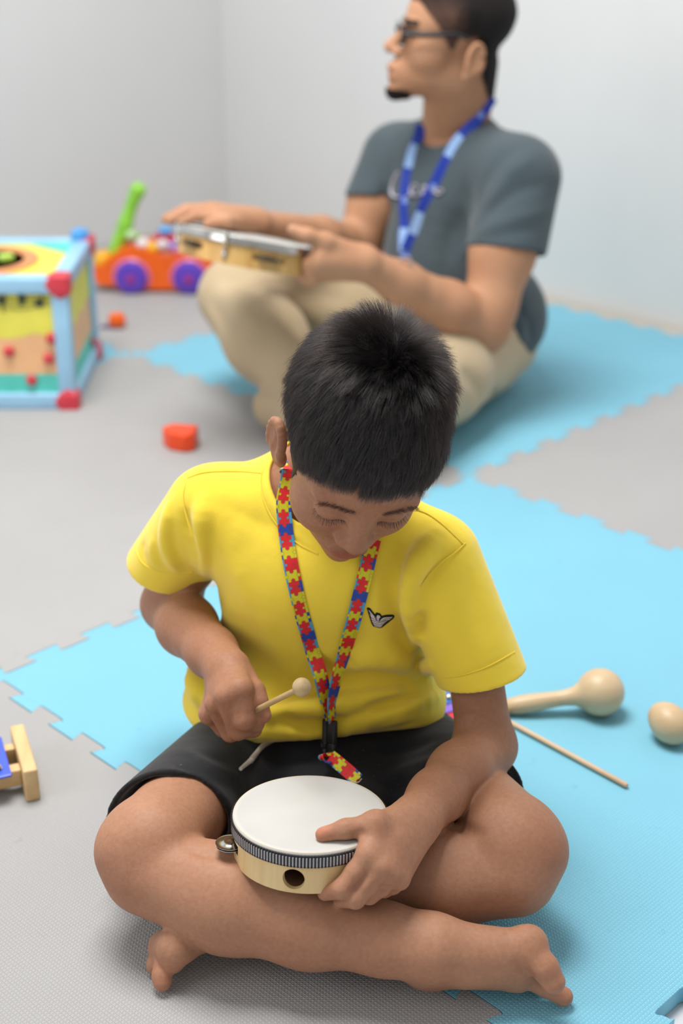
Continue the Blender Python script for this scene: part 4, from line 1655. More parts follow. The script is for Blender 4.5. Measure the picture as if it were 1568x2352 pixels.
def puzzle(s, w, seed=0):
    """colour at s (along, in strap widths) and w (across 0..1)"""
    h = .78
    i = np.floor(s / h).astype(int)
    v = s / h - i
    main = np.array(list('ryryrbryry'))[i % 10]
    side = np.array(list('bycyrbyrcb'))[(i * 3 + seed) % 10]
    left = np.array(list('cbccyrcccb'))[(i * 7 + seed) % 10]
    lo, hi = .10, .82
    x = (w - lo) / (hi - lo)
    res = main.copy()
    dist = np.minimum(np.minimum(v, 1 - v) * h, np.minimum(np.abs(w - lo), np.abs(w - hi)))
    res = np.where(w > hi, side, res)
    res = np.where(w < lo, left, res)
    red = (i % 2 == 0)
    kr = .135
    # vertical knobs of the even pieces reach into the odd ones
    up, dn = np.array(list('ryryrbryry'))[(i + 1) % 10], np.array(list('ryryrbryry'))[(i - 1) % 10]
    for cond, vv, nb in ((~red, 0.10, dn), (~red, .90, up)):
        rr = np.hypot((x - .5) * (hi - lo), (v - vv) * h)
        inside = cond & (rr < kr) & (w > lo) & (w < hi)
        res = np.where(inside, nb, res)
        dist = np.where(cond & (w > lo) & (w < hi), np.where(rr < kr, kr - rr, np.minimum(np.where(rr < kr * 1.5, rr - kr, 9), dist)), dist)
    # side knobs
    for ww, nb in ((lo + .09, left), (hi - .09, side)):
        rr = np.hypot(w - ww, (v - .5) * h)
        ins = red & (rr < .085)
        res = np.where(ins, nb, res)
        dist = np.where(red & (rr < .14), np.abs(rr - .085), dist)
    for ww in (lo - .03, hi + .07):
        rr = np.hypot(w - ww, (v - .5) * h)
        ins = (~red) & (rr < .12)
        res = np.where(ins, main, res)
        dist = np.where((~red) & (rr < .17), np.abs(rr - .12), dist)
    out = np.zeros(s.shape + (3,))
    for k_, c in PZ.items():
        out[res == k_] = c
    line = np.clip(1 - dist / .022, 0, 1)[..., None] * .75
    return out * (1 - line) + np.array(PZ['k']) * line


M_PUZZLE = attr_mat('puzzle_print_ribbon', rough=.55, spec=.3, bump=(1500, .0002))


def ribbon(name, cen, side, width, parent, mat, colour, res=.0005, thick=.0011, s0=0.0, nw=36):
    """strap through centre points with a side direction at each"""
    cen, side = np.asarray(cen), np.asarray(side)
    L = np.concatenate([[0], np.cumsum(np.linalg.norm(np.diff(cen, axis=0), axis=1))])
    n = int(L[-1] / res)
    u = np.linspace(0, L[-1], n)
    C = np.stack([np.interp(u, L, cen[:, k]) for k in range(3)], 1)
    Sd = np.stack([np.interp(u, L, side[:, k]) for k in range(3)], 1)
    T = np.gradient(C, axis=0)
    T /= np.linalg.norm(T, axis=1)[:, None]
    Sd -= T * (Sd * T).sum(1)[:, None]
    Sd /= np.linalg.norm(Sd, axis=1)[:, None]
    N = np.cross(Sd, T)
    w = np.linspace(0, 1, nw)
    G = C[:, None] + Sd[:, None] * ((w - .5) * width)[None, :, None]
    front = (G + N[:, None] * thick / 2).reshape(-1, 3)
    back = (G - N[:, None] * thick / 2).reshape(-1, 3)
    idx = np.arange(n * nw).reshape(n, nw)
    q1 = np.stack([idx[:-1, :-1], idx[:-1, 1:], idx[1:, 1:], idx[1:, :-1]], -1).reshape(-1, 4)
    m = n * nw
    q2 = q1[:, ::-1] + m
    ring = np.concatenate([idx[0, :-1], idx[:-1, -1], idx[-1, :0:-1], idx[:0:-1, 0]])
    nx_ = np.roll(ring, -1)
    q3 = np.stack([nx_, ring, ring + m, nx_ + m], 1)
    ob = mesh_obj(name, np.concatenate([front, back]), np.concatenate([q1, q2, q3]), mat, parent)
    cc = colour(np.repeat(u / width + s0, nw), np.tile(w, n))
    set_attr(ob, 'Col', np.concatenate([cc, cc]))
    return ob


lan = empty('lanyard', WY(757, 1690, 1.315), 'puzzle-print lanyard in red, yellow and blue around the boy\'s neck', 'lanyard')
LWD = .0158
Lp = [(672, 1078), (657, 1105), (651, 1150), (653, 1200), (660, 1245), (670, 1295), (682, 1345), (694, 1395), (706, 1445), (720, 1495)]
Rp = [(858, 1240), (851, 1270), (838, 1320), (825, 1370), (811, 1420), (798, 1465), (789, 1500)]


class Both:
    def __init__(s, *f):
        s.f = f

    def ev(s, P):
        return np.minimum.reduce([q.ev(P) for q in s.f])
    cast, normal = Field.cast, Field.normal


neckf = Field()
neckf.cap(HL(0, -.030, -.030), NECK, .043, .050, .02)
whole = Field()      # the shirt as if the neck opening were filled: the strap bridges it
whole.groups = [[k, [p for p in g if p[4] != 's']] for k, g in sh_f.groups]
wear = Both(shirt, neckf, whole)


def strap_pts(px, lift=.0035):
    P = np.array(px, float)
    for _ in range(2):
        P[1:-1] = .25 * P[:-2] + .5 * P[1:-1] + .25 * P[2:]
    for _ in range(3):
        P = P + wear.normal(P) * np.maximum(lift - wear.ev(P), 0)[:, None]
    return P


SEAMS = [[(1069, 1247), (1050, 1265), (1013, 1293), (985, 1322), (962, 1352)], [(955, 1170), (985, 1182), (1020, 1208), (1064, 1250)], [(430, 1098), (470, 1085), (540, 1082), (600, 1086)],
         [(428, 1102), (420, 1140), (426, 1180), (440, 1226)], [(1022, 1556), (1060, 1551), (1120, 1531), (1182, 1497)], [(310, 1258), (330, 1295), (380, 1316), (442, 1314)],
         [(610, 1068), (598, 1100), (606, 1150), (632, 1200), (680, 1246), (730, 1272)]]
_all = wear.cast(np.concatenate([np.array(Lp, float), np.array(Rp, float)] + [spline(q, 14) for q in SEAMS]))
_o = len(Lp) + len(Rp)
PL, PR = strap_pts(_all[:len(Lp)]), strap_pts(_all[len(Lp):_o])
_hit = np.abs(wear.ev(_all.astype(np.float32))) < .003
for i, q in enumerate(SEAMS):
    sl_ = slice(_o + i * 14, _o + i * 14 + 14)
    q_ = _all[sl_][_hit[sl_]]
    if len(q_) > 2:
        MB().tube(q_, .00075, 6).build('seam', M_SHIRT, so)
PL = np.vstack([PL, [WY(734, 1545, 1.325), WY(744, 1590, 1.322), WY(752, 1622, 1.320), WY(757, 1652, 1.318)]])
PR = np.vstack([PR, [WY(776, 1545, 1.322), WY(766, 1590, 1.318), WY(761, 1620, 1.314), WY(763, 1655, 1.313)]])
TL, TR = np.gradient(PL, axis=0), np.gradient(PR, axis=0)
view = lambda P: (P - V3(0, 0, CAM_H)) / np.linalg.norm(P - V3(0, 0, CAM_H), axis=1)[:, None]
sdL = np.cross(view(PL), TL)
sdL *= np.sign(sdL[:, :1])
sdR = np.cross(view(PR), TR)
sdR *= np.sign(sdR[:, :1])
# the right strap turns edge-on as it runs down
tw = np.clip(np.linspace(-.2, 1.05, len(PR)), 0, 1)
sdR = sdR / np.linalg.norm(sdR, axis=1)[:, None] * np.cos(tw * 1.15)[:, None] + view(PR) * np.sin(tw * 1.15)[:, None]
twl = np.clip(np.linspace(-2.6, 1.0, len(PL)), 0, 1)
sdL = sdL / np.linalg.norm(sdL, axis=1)[:, None] * np.cos(twl * 1.1)[:, None] + view(PL) * np.sin(twl * 1.1)[:, None]
fine = lambda P: spline(P, 90)
ribbon('strap', fine(PL), fine(sdL), LWD, lan, M_PUZZLE, lambda s, w: puzzle(s, w, 0), s0=8.0)
ribbon('strap', fine(PR), fine(sdR), LWD, lan, M_PUZZLE, lambda s, w: puzzle(s, w, 4), s0=.35)
nb_ = empty('tmp')
bpy.data.objects.remove(nb_)
# strap behind the neck, under the head
back = [PL[0], NECK + V3(-.052, .004, .040), NECK + V3(-.020, .058, .060), NECK + V3(.030, .052, .055), NECK + V3(.055, -.01, .022), PR[0]]
bk = spline(back, 50)
sdb = np.tile(V3(0, -.3, 1), (50, 1))
sdb[:6] = sdL[0] * (1 - np.linspace(0, 1, 6))[:, None] + sdb[:6] * np.linspace(0, 1, 6)[:, None]
ribbon('strap', bk, sdb, LWD, lan, M_PUZZLE, lambda s, w: puzzle(s, w, 2), res=.001, nw=18)
# buckle: side-release clip
Bm = WY(760, 1690, 1.312)
bz = nrm(WY(757, 1650, 1.318) - WY(756, 1735, 1.300))
bx = nrm(V3(.55, -.8, 0) - bz * np.dot(V3(.55, -.8, 0), bz))
BR = np.stack([bx, np.cross(bz, bx), bz], 1)
bu = MB().box(Bm + BR @ V3(0, 0, .004), (.0165, .0070, .026), BR, .002).build('buckle', M_BLACK, lan)
MB().box(Bm + BR @ V3(-.0068, -.0030, .002), (.0065, .0062, .0330), BR, .0028).build('release_arm', M_BLACK, bu)
MB().box(Bm + BR @ V3(.0, 0, -.0125), (.0150, .0062, .0110), BR, .002).build('buckle_tongue', M_BLACK, bu)
rg = [Bm + BR @ V3(-.0070 + .0035 * math.cos(t), -.0050, -.0090 + .0042 * math.sin(t)) for t in np.linspace(0, 2 * math.pi, 17)]
MB().tube(rg, .0011, 8).build('clip_ring', M_BLACK, bu)
MB().box(Bm + BR @ V3(-.0068, -.0030, -.0180), (.0056, .0056, .0090), BR, .002).build('hook_bar', M_BLACK, bu)
# short loop of strap below the buckle
tail = [WY(760, 1728, 1.302), WY(752, 1734, 1.298), WY(741, 1738, 1.292), WY(748, 1748, 1.287), WY(762, 1752, 1.284)]
tail2 = [WY(758, 1738, 1.292), WY(776, 1752, 1.283), WY(800, 1772, 1.273), WY(822, 1792, 1.262)]
tp = spline(tail2, 40)
tsd = np.cross(view(tp), np.gradient(tp, axis=0))
ribbon('strap_tail', tp, tsd * np.sign(tsd[:, :1]), .0150, lan, M_PUZZLE, lambda s, w: puzzle(s, w, 1), s0=.1)
tp = spline(tail, 30)
ribbon('strap_loop', tp, np.tile(V3(.25, -.9, .35), (30, 1)), .0120, lan, M_PUZZLE, lambda s, w: puzzle(s, w, 5), s0=2.2, nw=24)
MB().tube(spline([WY(800, 1789, 1.262), WY(815, 1797, 1.258), WY(824, 1796, 1.256), WY(830, 1789, 1.255)], 10), .0006, 6).build('loose_thread', M_STRING, lan)

# ---------------------------------------------------------------- eagle emblem on the shirt
zp = lambda L: [(600 + x / 4.48, 1060 + y / 4.48) for x, y in L]
EB = zp([(1082, 1508), (1098, 1500), (1118, 1510), (1166, 1572), (1186, 1552), (1222, 1562), (1240, 1586), (1296, 1574), (1356, 1576), (1368, 1590), (1356, 1612), (1240, 1704), (1220, 1710), (1150, 1694), (1130, 1660)])
EW = [zp(L) for L in (
    [(1096, 1518), (1108, 1526), (1160, 1588), (1172, 1606), (1132, 1578)], [(1110, 1556), (1128, 1574), (1172, 1612), (1178, 1630), (1126, 1596)],
    [(1126, 1602), (1180, 1634), (1210, 1640), (1206, 1654), (1130, 1622)], [(1134, 1630), (1204, 1658), (1300, 1626), (1282, 1640), (1210, 1672), (1140, 1648)],
    [(1144, 1656), (1212, 1678), (1274, 1648), (1258, 1662), (1214, 1690), (1152, 1670)], [(1156, 1678), (1216, 1694), (1250, 1672), (1222, 1700), (1160, 1688)],
    [(1190, 1574), (1214, 1580), (1222, 1596), (1206, 1612), (1206, 1634), (1188, 1628), (1180, 1598)],
    [(1236, 1612), (1262, 1598), (1346, 1594), (1334, 1606), (1262, 1612), (1230, 1634), (1214, 1634)], [(1234, 1636), (1264, 1618), (1328, 1612), (1312, 1624), (1268, 1626), (1214, 1650), (1214, 1640)])]


def inpoly(x, y, poly):
    r = np.zeros(x.shape, bool)
    n = len(poly)
    for i in range(n):
        (x1, y1), (x2, y2) = poly[i], poly[(i + 1) % n]
        c = (y1 > y) != (y2 > y)
        r ^= c & (x < (x2 - x1) * (y - y1) / (y2 - y1 + 1e-12) + x1)
    return r


gx, gy = np.meshgrid(np.arange(838, 910, .5), np.arange(1391, 1446, .5))
_kx, _ky = np.arange(838, 916, 7.0), np.arange(1391, 1453, 7.0)
_K = shirt.cast(np.stack([q.ravel() for q in np.meshgrid(_kx, _ky)], 1)).reshape(len(_ky), len(_kx), 3)
E3 = np.zeros(gx.shape + (3,))
for k_ in range(3):
    _r = np.array([np.interp(gx[0], _kx, row) for row in _K[..., k_]])
    E3[..., k_] = np.array([np.interp(gy[:, 0], _ky, c_) for c_ in _r.T]).T
for _ in range(6):   # the backing is stiffer than the cloth
    E3[1:-1, 1:-1] = .25 * (E3[:-2, 1:-1] + E3[2:, 1:-1] + E3[1:-1, :-2] + E3[1:-1, 2:])
En = nrm(np.cross(E3[0, -1] - E3[0, 0], E3[-1, 0] - E3[0, 0]))
En = En if En[1] < 0 else -En
cx_, cy_ = .25 * (gx[:-1, :-1] + gx[1:, 1:] + gx[1:, :-1] + gx[:-1, 1:]), .25 * (gy[:-1, :-1] + gy[1:, 1:] + gy[1:, :-1] + gy[:-1, 1:])
ins = inpoly(cx_, cy_, EB)
ix = np.arange(gx.size).reshape(gx.shape)
fq = np.stack([ix[:-1, :-1][ins], ix[1:, :-1][ins], ix[1:, 1:][ins], ix[:-1, 1:][ins]], 1)
wht = np.zeros(gx.shape)
for w_ in EW:
    wht = np.maximum(wht, inpoly(gx, gy, w_))
EP = (E3 + En * (.0009 + .0003 * wht[..., None])).reshape(-1, 3)
used = np.unique(fq)
rm = np.zeros(gx.size, int)
rm[used] = np.arange(len(used))
M_PATCH = attr_mat('embroidered_patch', rough=.8, spec=.2, bump=(1800, .0003))
eo = mesh_obj('emblem', EP[used], rm[fq], M_PATCH, so)
set_attr(eo, 'Col', np.where(wht.ravel()[used][:, None] > .5, np.array(srgb(226, 214, 216)), np.array(srgb(22, 34, 30))))
sol = eo.modifiers.new('thickness', 'SOLIDIFY')
sol.thickness = .0009
sol.offset = -1
eo['label'] = 'black and white eagle emblem'

# ---------------------------------------------------------------- hair
def hair_mat(name, melanin=.97, rough=.34, tintc=None):
    m = bpy.data.materials.new(name)
    m.use_nodes = True
    t = m.node_tree
    t.nodes.remove(t.nodes['Principled BSDF'])
    h = t.nodes.new('ShaderNodeBsdfHairPrincipled')
    h.parametrization = 'MELANIN'
    h.inputs['Melanin'].default_value = melanin
    h.inputs['Melanin Redness'].default_value = 0.0
    h.inputs['Roughness'].default_value = rough
    h.inputs['Radial Roughness'].default_value = .5
    h.inputs['Random Color'].default_value = .1
    h.inputs['IOR'].default_value = 1.75
    t.links.new(h.outputs[0], t.nodes['Material Output'].inputs[0])
    return m


def strands(name, P, rad, mat, parent):
    """P (n, k, 3) strand points, rad (k,)"""
    n, k, _ = P.shape
    cu = bpy.data.hair_curves.new(name)
    cu.add_curves([k] * n)
    cu.position_data.foreach_set('vector', P.astype(np.float32).ravel())
    a = cu.attributes.get('radius') or cu.attributes.new('radius', 'FLOAT', 'POINT')
    a.data.foreach_set('value', np.tile(np.asarray(rad, np.float32), n))
    o = bpy.data.objects.new(name, cu)
    COL.objects.link(o)
    cu.materials.append(mat)
    o.parent = parent
    o.matrix_parent_inverse = Matrix.Translation(parent.location).inverted()
    return o


M_HAIR = hair_mat('black_hair')
M_SCALP = plain('hair_undercoat', (20, 18, 19), .6, var=.2, spec=.2)


def hairline(y, x):
    yy = [-.12, -.070, -.032, -.018, -.004, .016, .024, .034, .044, .056, .070, .12]
    zz = [-.045, -.045, -.030, -.004, .022, .016, -.030, -.026, .020, .044, .058, .056]
    return np.interp(y, yy, zz)


BN = normals_of(BV, BQ)
rng = np.random.default_rng(7)
edge = HLV[:, 2] - hairline(HLV[:, 1], HLV[:, 0])
ear_zone = (np.abs(HLV[:, 0]) > .0735) & (np.abs(HLV[:, 1] - .0) < .026) & (HLV[:, 2] < .020)
inreg = (edge > 0) & (np.linalg.norm(HLV, axis=1) < .17) & ~ear_zone & (HLV[:, 2] > -.06)
# undercoat: a thin dark layer over the scalp
top_w = np.clip((HLV[:, 2] - .02) / .06, 0, 1)
th_ = np.clip(edge / .02, 0, 1) * (.0015 + .0045 * top_w)
fm = inreg[BQ].all(1)
used = np.unique(BQ[fm])
rm = np.full(len(BV), -1)
rm[used] = np.arange(len(used))
capo = mesh_obj('hair', BV[used] + BN[used] * (th_[used][:, None] + .0003), rm[BQ[fm]], M_SCALP, boy)
capo['label'] = 'short black hair'
# strands
fidx = np.nonzero(fm)[0]
ctr = BV[BQ[fidx]].mean(1)
NS = 76000
pick = rng.integers(0, len(fidx), NS)
wts = rng.dirichlet([1, 1, 1, 1], NS)
q4 = BQ[fidx[pick]]
root = (BV[q4] * wts[..., None]).sum(1)
nn = BN[q4[:, 0]]
lr = ((root - HC) @ HR) / HS
ln = nn @ HR
WH = V3(.014, -.040, .105)
flow = lr - WH
flow[:, 1] += .012
flow -= ln * (flow * ln).sum(1)[:, None]
dW = np.linalg.norm(lr - WH, axis=1)
flow /= np.linalg.norm(flow, axis=1)[:, None] + 1e-9
# swirl close to the crown
sw = np.cross(ln, flow)
flow = flow + sw * np.clip(.6 - dW / .08, 0, .6)[:, None]
down = np.tile(V3(0, .25, -1), (NS, 1))
down -= ln * (down * ln).sum(1)[:, None]
sidew = np.clip((.06 - lr[:, 2]) / .05, 0, 1)[:, None]
flow = flow * (1 - sidew * .6) + down * sidew * .6
flow /= np.linalg.norm(flow, axis=1)[:, None] + 1e-9
# locks: the flow wanders smoothly over the scalp
wob = .24 * (np.sin(lr[:, 0] * 210 + 1.3 * np.sin(lr[:, 1] * 140)) * np.cos(lr[:, 1] * 170 + lr[:, 2] * 120) + .5 * np.sin(lr[:, 0] * 90 - lr[:, 1] * 260 + lr[:, 2] * 75))
flow = flow * np.cos(wob)[:, None] + np.cross(ln, flow) * np.sin(wob)[:, None]
ed = lr[:, 2] - hairline(lr[:, 1], lr[:, 0])
tw_ = np.clip((lr[:, 2] - .015) / .05, 0, 1)
front = np.clip((lr[:, 1] - .03) / .04, 0, 1)
Ls = (.0050 + .026 * tw_ - .005 * front * tw_) * (.75 + .4 * rng.random(NS))
Ls *= np.clip(.45 + ed / .012, .45, 1)
Ls *= 1 + .25 * np.clip(1 - dW / .06, 0, 1)
Ls *= 1 + .09 * np.sin(lr[:, 0] * 160 + 2) * front
lift_ = .42 + 1.25 * np.clip(1 - dW / .062, 0, 1) + .18 * rng.random(NS)
lift_ *= np.where(lr[:, 2] < .03, .7, 1)
jit = rng.normal(0, .16, (NS, 3))
d = flow + ln * lift_[:, None] + jit
d /= np.linalg.norm(d, axis=1)[:, None]
K = 6
pts = [lr + ln * .0]
p = lr.copy()
for i in range(K - 1):
    p = p + d * (Ls / (K - 1))[:, None] / HS
    pts.append(p.copy())
    bend = .26 * np.clip(dW / .05, .25, 1)
    d = d + flow * (bend * .5)[:, None] - ln * (bend * .55)[:, None]
    d /= np.linalg.norm(d, axis=1)[:, None]
LP = np.stack(pts, 1)
# clumps: tips gather
NCL = 1300
cidx = rng.integers(0, NS, NCL)
cr_ = lr[cidx]
own = np.zeros(NS, int)
for ch in np.array_split(np.arange(NS), 30):
    own[ch] = ((cr_ ** 2).sum(1)[None] - 2 * lr[ch] @ cr_.T).argmin(1)
tgt = LP[cidx][own]
wk = (np.linspace(0, 1, K) ** 1.3 * .40)[None, :, None]
off = (lr - cr_[own])[:, None] * .55
LP = LP * (1 - wk) + (tgt + off) * wk
WP = HC + (LP.reshape(-1, 3) * HS) @ HR.T
WP = WP.reshape(NS, K, 3)
hs = strands('hair_strands', WP, np.linspace(1, .25, K) * .00014, M_HAIR, boy)
tag(hs, kind='stuff')


# eyebrows and lashes
def face_pt(x, z):
    x, z = np.atleast_1d(x).astype(float), np.atleast_1d(z).astype(float)
    P = HC + (np.stack([x, np.full_like(x, .135), z], 1) * HS) @ HR.T
    dd = -HR[:, 1]
    t = np.zeros(len(x))
    for _ in range(40):
        t += np.clip(body.ev(P + dd * t[:, None]), -.004, .02) * .8
    return ((P + dd * t[:, None] - HC) @ HR) / HS


def to_world(L):
    return (HC + (L.reshape(-1, 3) * HS) @ HR.T).reshape(L.shape)


br, la = [], []
for s_ in (-1, 1):
    u = rng.random(300)
    x = s_ * (.012 + .036 * u)
    z = .0205 + .0055 * np.sin(np.clip(u, 0, 1) * 2.3) - .004 * u ** 3 + rng.normal(0, .0017, 300) * (1 - .45 * u)
    b0 = face_pt(x, z)
    dirb = np.stack([s_ * (.85 + 0 * u), .10 + 0 * u, .55 - .9 * u], 1) + rng.normal(0, .12, (300, 3))
    Lb = .0055 * (.7 + .5 * rng.random(300))
    S = np.stack([b0 + dirb * (Lb * f_)[:, None] + np.stack([0 * u, .0012 * np.sin(f_ * 3) + 0 * u - (Lb * f_) ** 2 * 6, 0 * u], 1) for f_ in np.linspace(0, 1, 4)], 1)
    br.append(S)
    u = np.linspace(0, 1, 62) + rng.normal(0, .012, 62)
    x = s_ * (.0165 + .029 * u)
    z = -.0072 - .0022 * np.sin(np.clip(u, 0, 1) * 3.1) + .0012 * u
    b0 = face_pt(x, z)
    dl = np.stack([s_ * (-.35 + .95 * u), .95 - .1 * u, -.62 + 0 * u], 1) + rng.normal(0, .11, (62, 3))
    Ll = .0068 * (.75 + .4 * rng.random(62)) * (.75 + .35 * np.sin(np.clip(u, 0, 1) * 3.1))
    S = np.stack([b0 + dl * (Ll * f_)[:, None] + np.stack([0 * u, 0 * u, Ll * .45 * f_ ** 2], 1) for f_ in np.linspace(0, 1, 5)], 1)
    la.append(S)
tag(strands('eyebrow_hairs', to_world(np.concatenate(br)), np.linspace(1, .3, 4) * .00008, hair_mat('brow_hair', .82, .4), boy), kind='stuff')
tag(strands('eyelashes', to_world(np.concatenate(la)), np.linspace(1, .35, 5) * .00016, M_HAIR, boy), kind='stuff')

# ---------------------------------------------------------------- the man
M_MSKIN = skin_mat('man_skin', srgb(194, 147, 115), srgb(178, 129, 98))
mf = Field()
MHR = np.stack([V3(.05, -1, 0), V3(-1, -.05, .0), V3(0, 0, 1)], 1)
MHR = MHR / np.linalg.norm(MHR, axis=0)
MHC = WY(1050, 95, 2.80)
MPX = .000811
ML = lambda x, y, z: MHC + MHR @ V3(x, y, z)
e = lambda c, r, k=.012, op='u': mf.ell(ML(*c), r, MHR, k, op)
c_ = lambda a, b, ra, rb, k=.008: mf.cap(ML(*a), ML(*b), ra, rb, k)
e((0, -.004, .046), (.075, .095, .080), .02)
e((0, .050, .030), (.060, .046, .055), .02)
e((0, .052, -.020), (.058, .050, .060), .02)
e((0, .050, -.060), (.050, .062, .040), .02)
e((0, .100, -.082), (.024, .024, .020), .02)
e((0, .118, -.090), .0135, .012)
e((0, .098, -.050), (.030, .030, .026), .018)
for s in (-1, 1):
    e((s * .040, .058, -.022), (.024, .032, .024), .02)
    e((s * .028, .090, .033), (.024, .012, .008), .012)
    e((s * .032, .100, .018), (.015, .012, .011), .010, 's')
    e((s * .031, .079, .016), .0135, .004)
    e((s * .014, .112, -.017), (.009, .011, .008), .007)
c_((0, .094, .024), (0, .124, -.005), .009, .0105, .012)
e((0, .128, -.010), (.011, .010, .010), .008)
e((0, .123, -.045), (.022, .009, .006), .006)
e((0, .121, -.062), (.020, .009, .007), .006)
mf.fold([ML(-.024, .115, -.054), ML(0, .134, -.054), ML(.024, .115, -.054)], -.0015, .003)
for s in (-1, 1):
    add_ear(mf, lambda x, y, z: ML(x * 1.0, y * 1.18 - .006, z * 1.18 - .026), MHR, 1.18, s)
MN = WY(1052, 300, 2.875)
mf.group(.02)
mf.cap(ML(0, -.022, -.040), MN, .055, .060, .02)
mf.cap(ML(0, .02, -.07), MN + V3(-.02, 0, .0), .040, .050, .03)
SHn, SHf = WY(1196, 408, 2.715), WY(905, 362, 2.985)
MP = V3(.250, 2.865, .11)
mf.group(.02)
mf.cap(MN - V3(0, 0, .08), MP, .09, .10, .02, SHn - SHf, 1.4)
mf.cap(SHn, SHf, .045, .045, .03)
ELn, WRn = WY(1112, 752, 2.62), WY(832, 604, 2.455)
mf.group(.01)
mf.chain([(SHn, .062), (.5 * SHn + .5 * ELn, .061), (.15 * SHn + .85 * ELn, .050), (ELn, .044)], .02)
mf.chain([(ELn, .045), (.68 * ELn + .32 * WRn, .0475), (.3 * ELn + .7 * WRn, .037), (WRn, .029)], .025)
ELf, WRf = WY(822, 566, 2.93), WY(585, 514, 2.66)
mf.group(.01)
mf.chain([(SHf, .058), (.5 * SHf + .5 * ELf, .057), (ELf, .047)], .02)
mf.chain([(ELf, .043), (.6 * ELf + .4 * WRf, .042), (WRf, .027)], .02)
# near hand gripping the tambourine
mf.group(.008)
pk = [WY(742, 572, 2.425), WY(735, 594, 2.420), WY(732, 612, 2.425), WY(738, 630, 2.435)]
for q in pk:
    mf.cap(WRn, q, .022, .0135, .02)
mf.cap(WRn, .5 * pk[1] + .5 * pk[2], .026, .018, .02)
for q, t1, t2, t3, r in ((pk[0], (710, 604), (690, 614), (676, 618), .011), (pk[1], (712, 616), (692, 622), (678, 622), .011), (pk[2], (715, 628), (700, 634), (686, 632), .0105), (pk[3], (722, 642), (708, 646), (696, 642), .0095)):
    mf.group(.004)
    mf.chain([(q, r + .002), (WY(*t1, 2.42), r), (WY(*t2, 2.44), r * .95), (WY(*t3, 2.46), r * .85)], .004)
mf.group(.008)
mf.chain([(WRn + V3(-.01, 0, .012), .022), (WY(748, 556, 2.425), .0155), (WY(706, 541, 2.415), .0120), (WY(672, 528, 2.42), .0098)], .01)
# far hand resting over the skin
mf.group(.008)
fk = [WY(486, 478, 2.62), WY(488, 487, 2.60), WY(492, 494, 2.575), WY(500, 500, 2.555)]
for q in fk:
    mf.cap(WRf, q, .022, .0125, .02)
for q, a, b_, r in ((fk[0], (430, 481), (392, 500), .0105), (fk[1], (425, 482), (380, 503), .0105), (fk[2], (432, 487), (390, 507), .0100), (fk[3], (446, 497), (412, 512), .0092)):
    mf.group(.003)
    mf.chain([(q, r + .001), (WY(*a, q[1] - .01), r), (WY(*b_, q[1] - .02), r * .8)], .004)
mf.group(.006)
mf.chain([(WRf + V3(-.02, -.02, 0), .018), (WY(520, 508, 2.545), .0125), (WY(478, 513, 2.52), .0095)], .008)
V, Q = mf.mesh(.0032)
V = relax(V, Q, 1, .4)
man = empty('person', MP * V3(1, 1, 0), 'man in a grey t-shirt and khaki trousers sitting cross-legged, playing a tambourine', 'person')
mo = mesh_obj('body', V, Q, M_MSKIN, man)
MV = (V - MHC) @ MHR
colm = np.ones((len(V), 3))
def emm(c, r, soft=.3):
    d = np.sqrt((((MV - np.array(c)) / np.array(r)) ** 2).sum(1))
    return np.clip((1 + soft - d) / (2 * soft), 0, 1)
for c, r, rgb in (((0, .123, -.046), (.020, .014, .006), (.85, .58, .58)), ((0, .121, -.062), (.019, .014, .0065), (.9, .6, .6))):
    m_ = emm(c, r)[:, None]
    colm = colm * (1 - m_) + colm * m_ * np.array(rgb)
set_attr(mo, 'Col', colm)
# short hair, beard, eyebrow: thin layers grown from the skin
MNrm = normals_of(V, Q)
M_MHAIR = plain('man_hair', (34, 28, 28), .7, var=.3, spec=.2, bump=(260, .003))
M_FADE = plain('man_faded_hair', (78, 58, 50), .75, var=.25, spec=.2, bump=(320, .002))
def layer(name, mask, thick, mat):
    f_ = mask[Q].all(1)
    u_ = np.unique(Q[f_])
    r_ = np.full(len(V), -1)
    r_[u_] = np.arange(len(u_))
    return mesh_obj(name, V[u_] + MNrm[u_] * np.asarray(thick)[u_][:, None], r_[Q[f_]], mat, man)
near_head = np.linalg.norm(MV, axis=1) < .2
hl = np.interp(MV[:, 1], [-.12, -.09, -.060, -.040, -.030, .004, .014, .022, .042, .060, .078, .2], [-.115, -.115, -.105, -.060, .010, .016, -.012, -.008, .030, .052, .075, .072])
ed = MV[:, 2] - hl
earz = (np.abs(MV[:, 0]) > .076) & (np.abs(MV[:, 1] + .016) < .034) & (MV[:, 2] < .022)
hm = near_head & (ed > 0) & ~earz
th_ = .002 + .010 * np.clip(ed / .05, 0, 1) * np.clip((MV[:, 2] + .02) / .07, 0, 1)
M_MHAIR2 = attr_mat('man_hair_graded', rough=.75, spec=.2, bump=(280, .003))
hh = layer('hair', hm, th_, M_MHAIR2)
_u = np.unique(Q[hm[Q].all(1)])
_k = np.clip((MV[_u, 1] + .012) / .03, 0, 1) * np.clip((.085 - MV[_u, 2]) / .03, 0, 1)
_k = np.maximum(_k * .75, np.clip(1 - ed[_u] / .012, 0, 1) * .6)[:, None]
set_attr(hh, 'Col', (1 - _k) * np.array(srgb(32, 27, 27)) + _k * np.array(srgb(104, 76, 64)))
bd = near_head & (MV[:, 2] < -.083) & (MV[:, 1] > .088) & (np.abs(MV[:, 0]) < .028) & (MV[:, 2] > -.125)
layer('goatee', bd, np.full(len(V), .0035), M_MHAIR)
for s_ in (-1, 1):
    layer('eyebrow', near_head & (np.abs(MV[:, 2] - .0385) < .005) & (MV[:, 1] > .07) & (s_ * MV[:, 0] > .010) & (s_ * MV[:, 0] < .052), np.full(len(V), .0018), M_MHAIR)

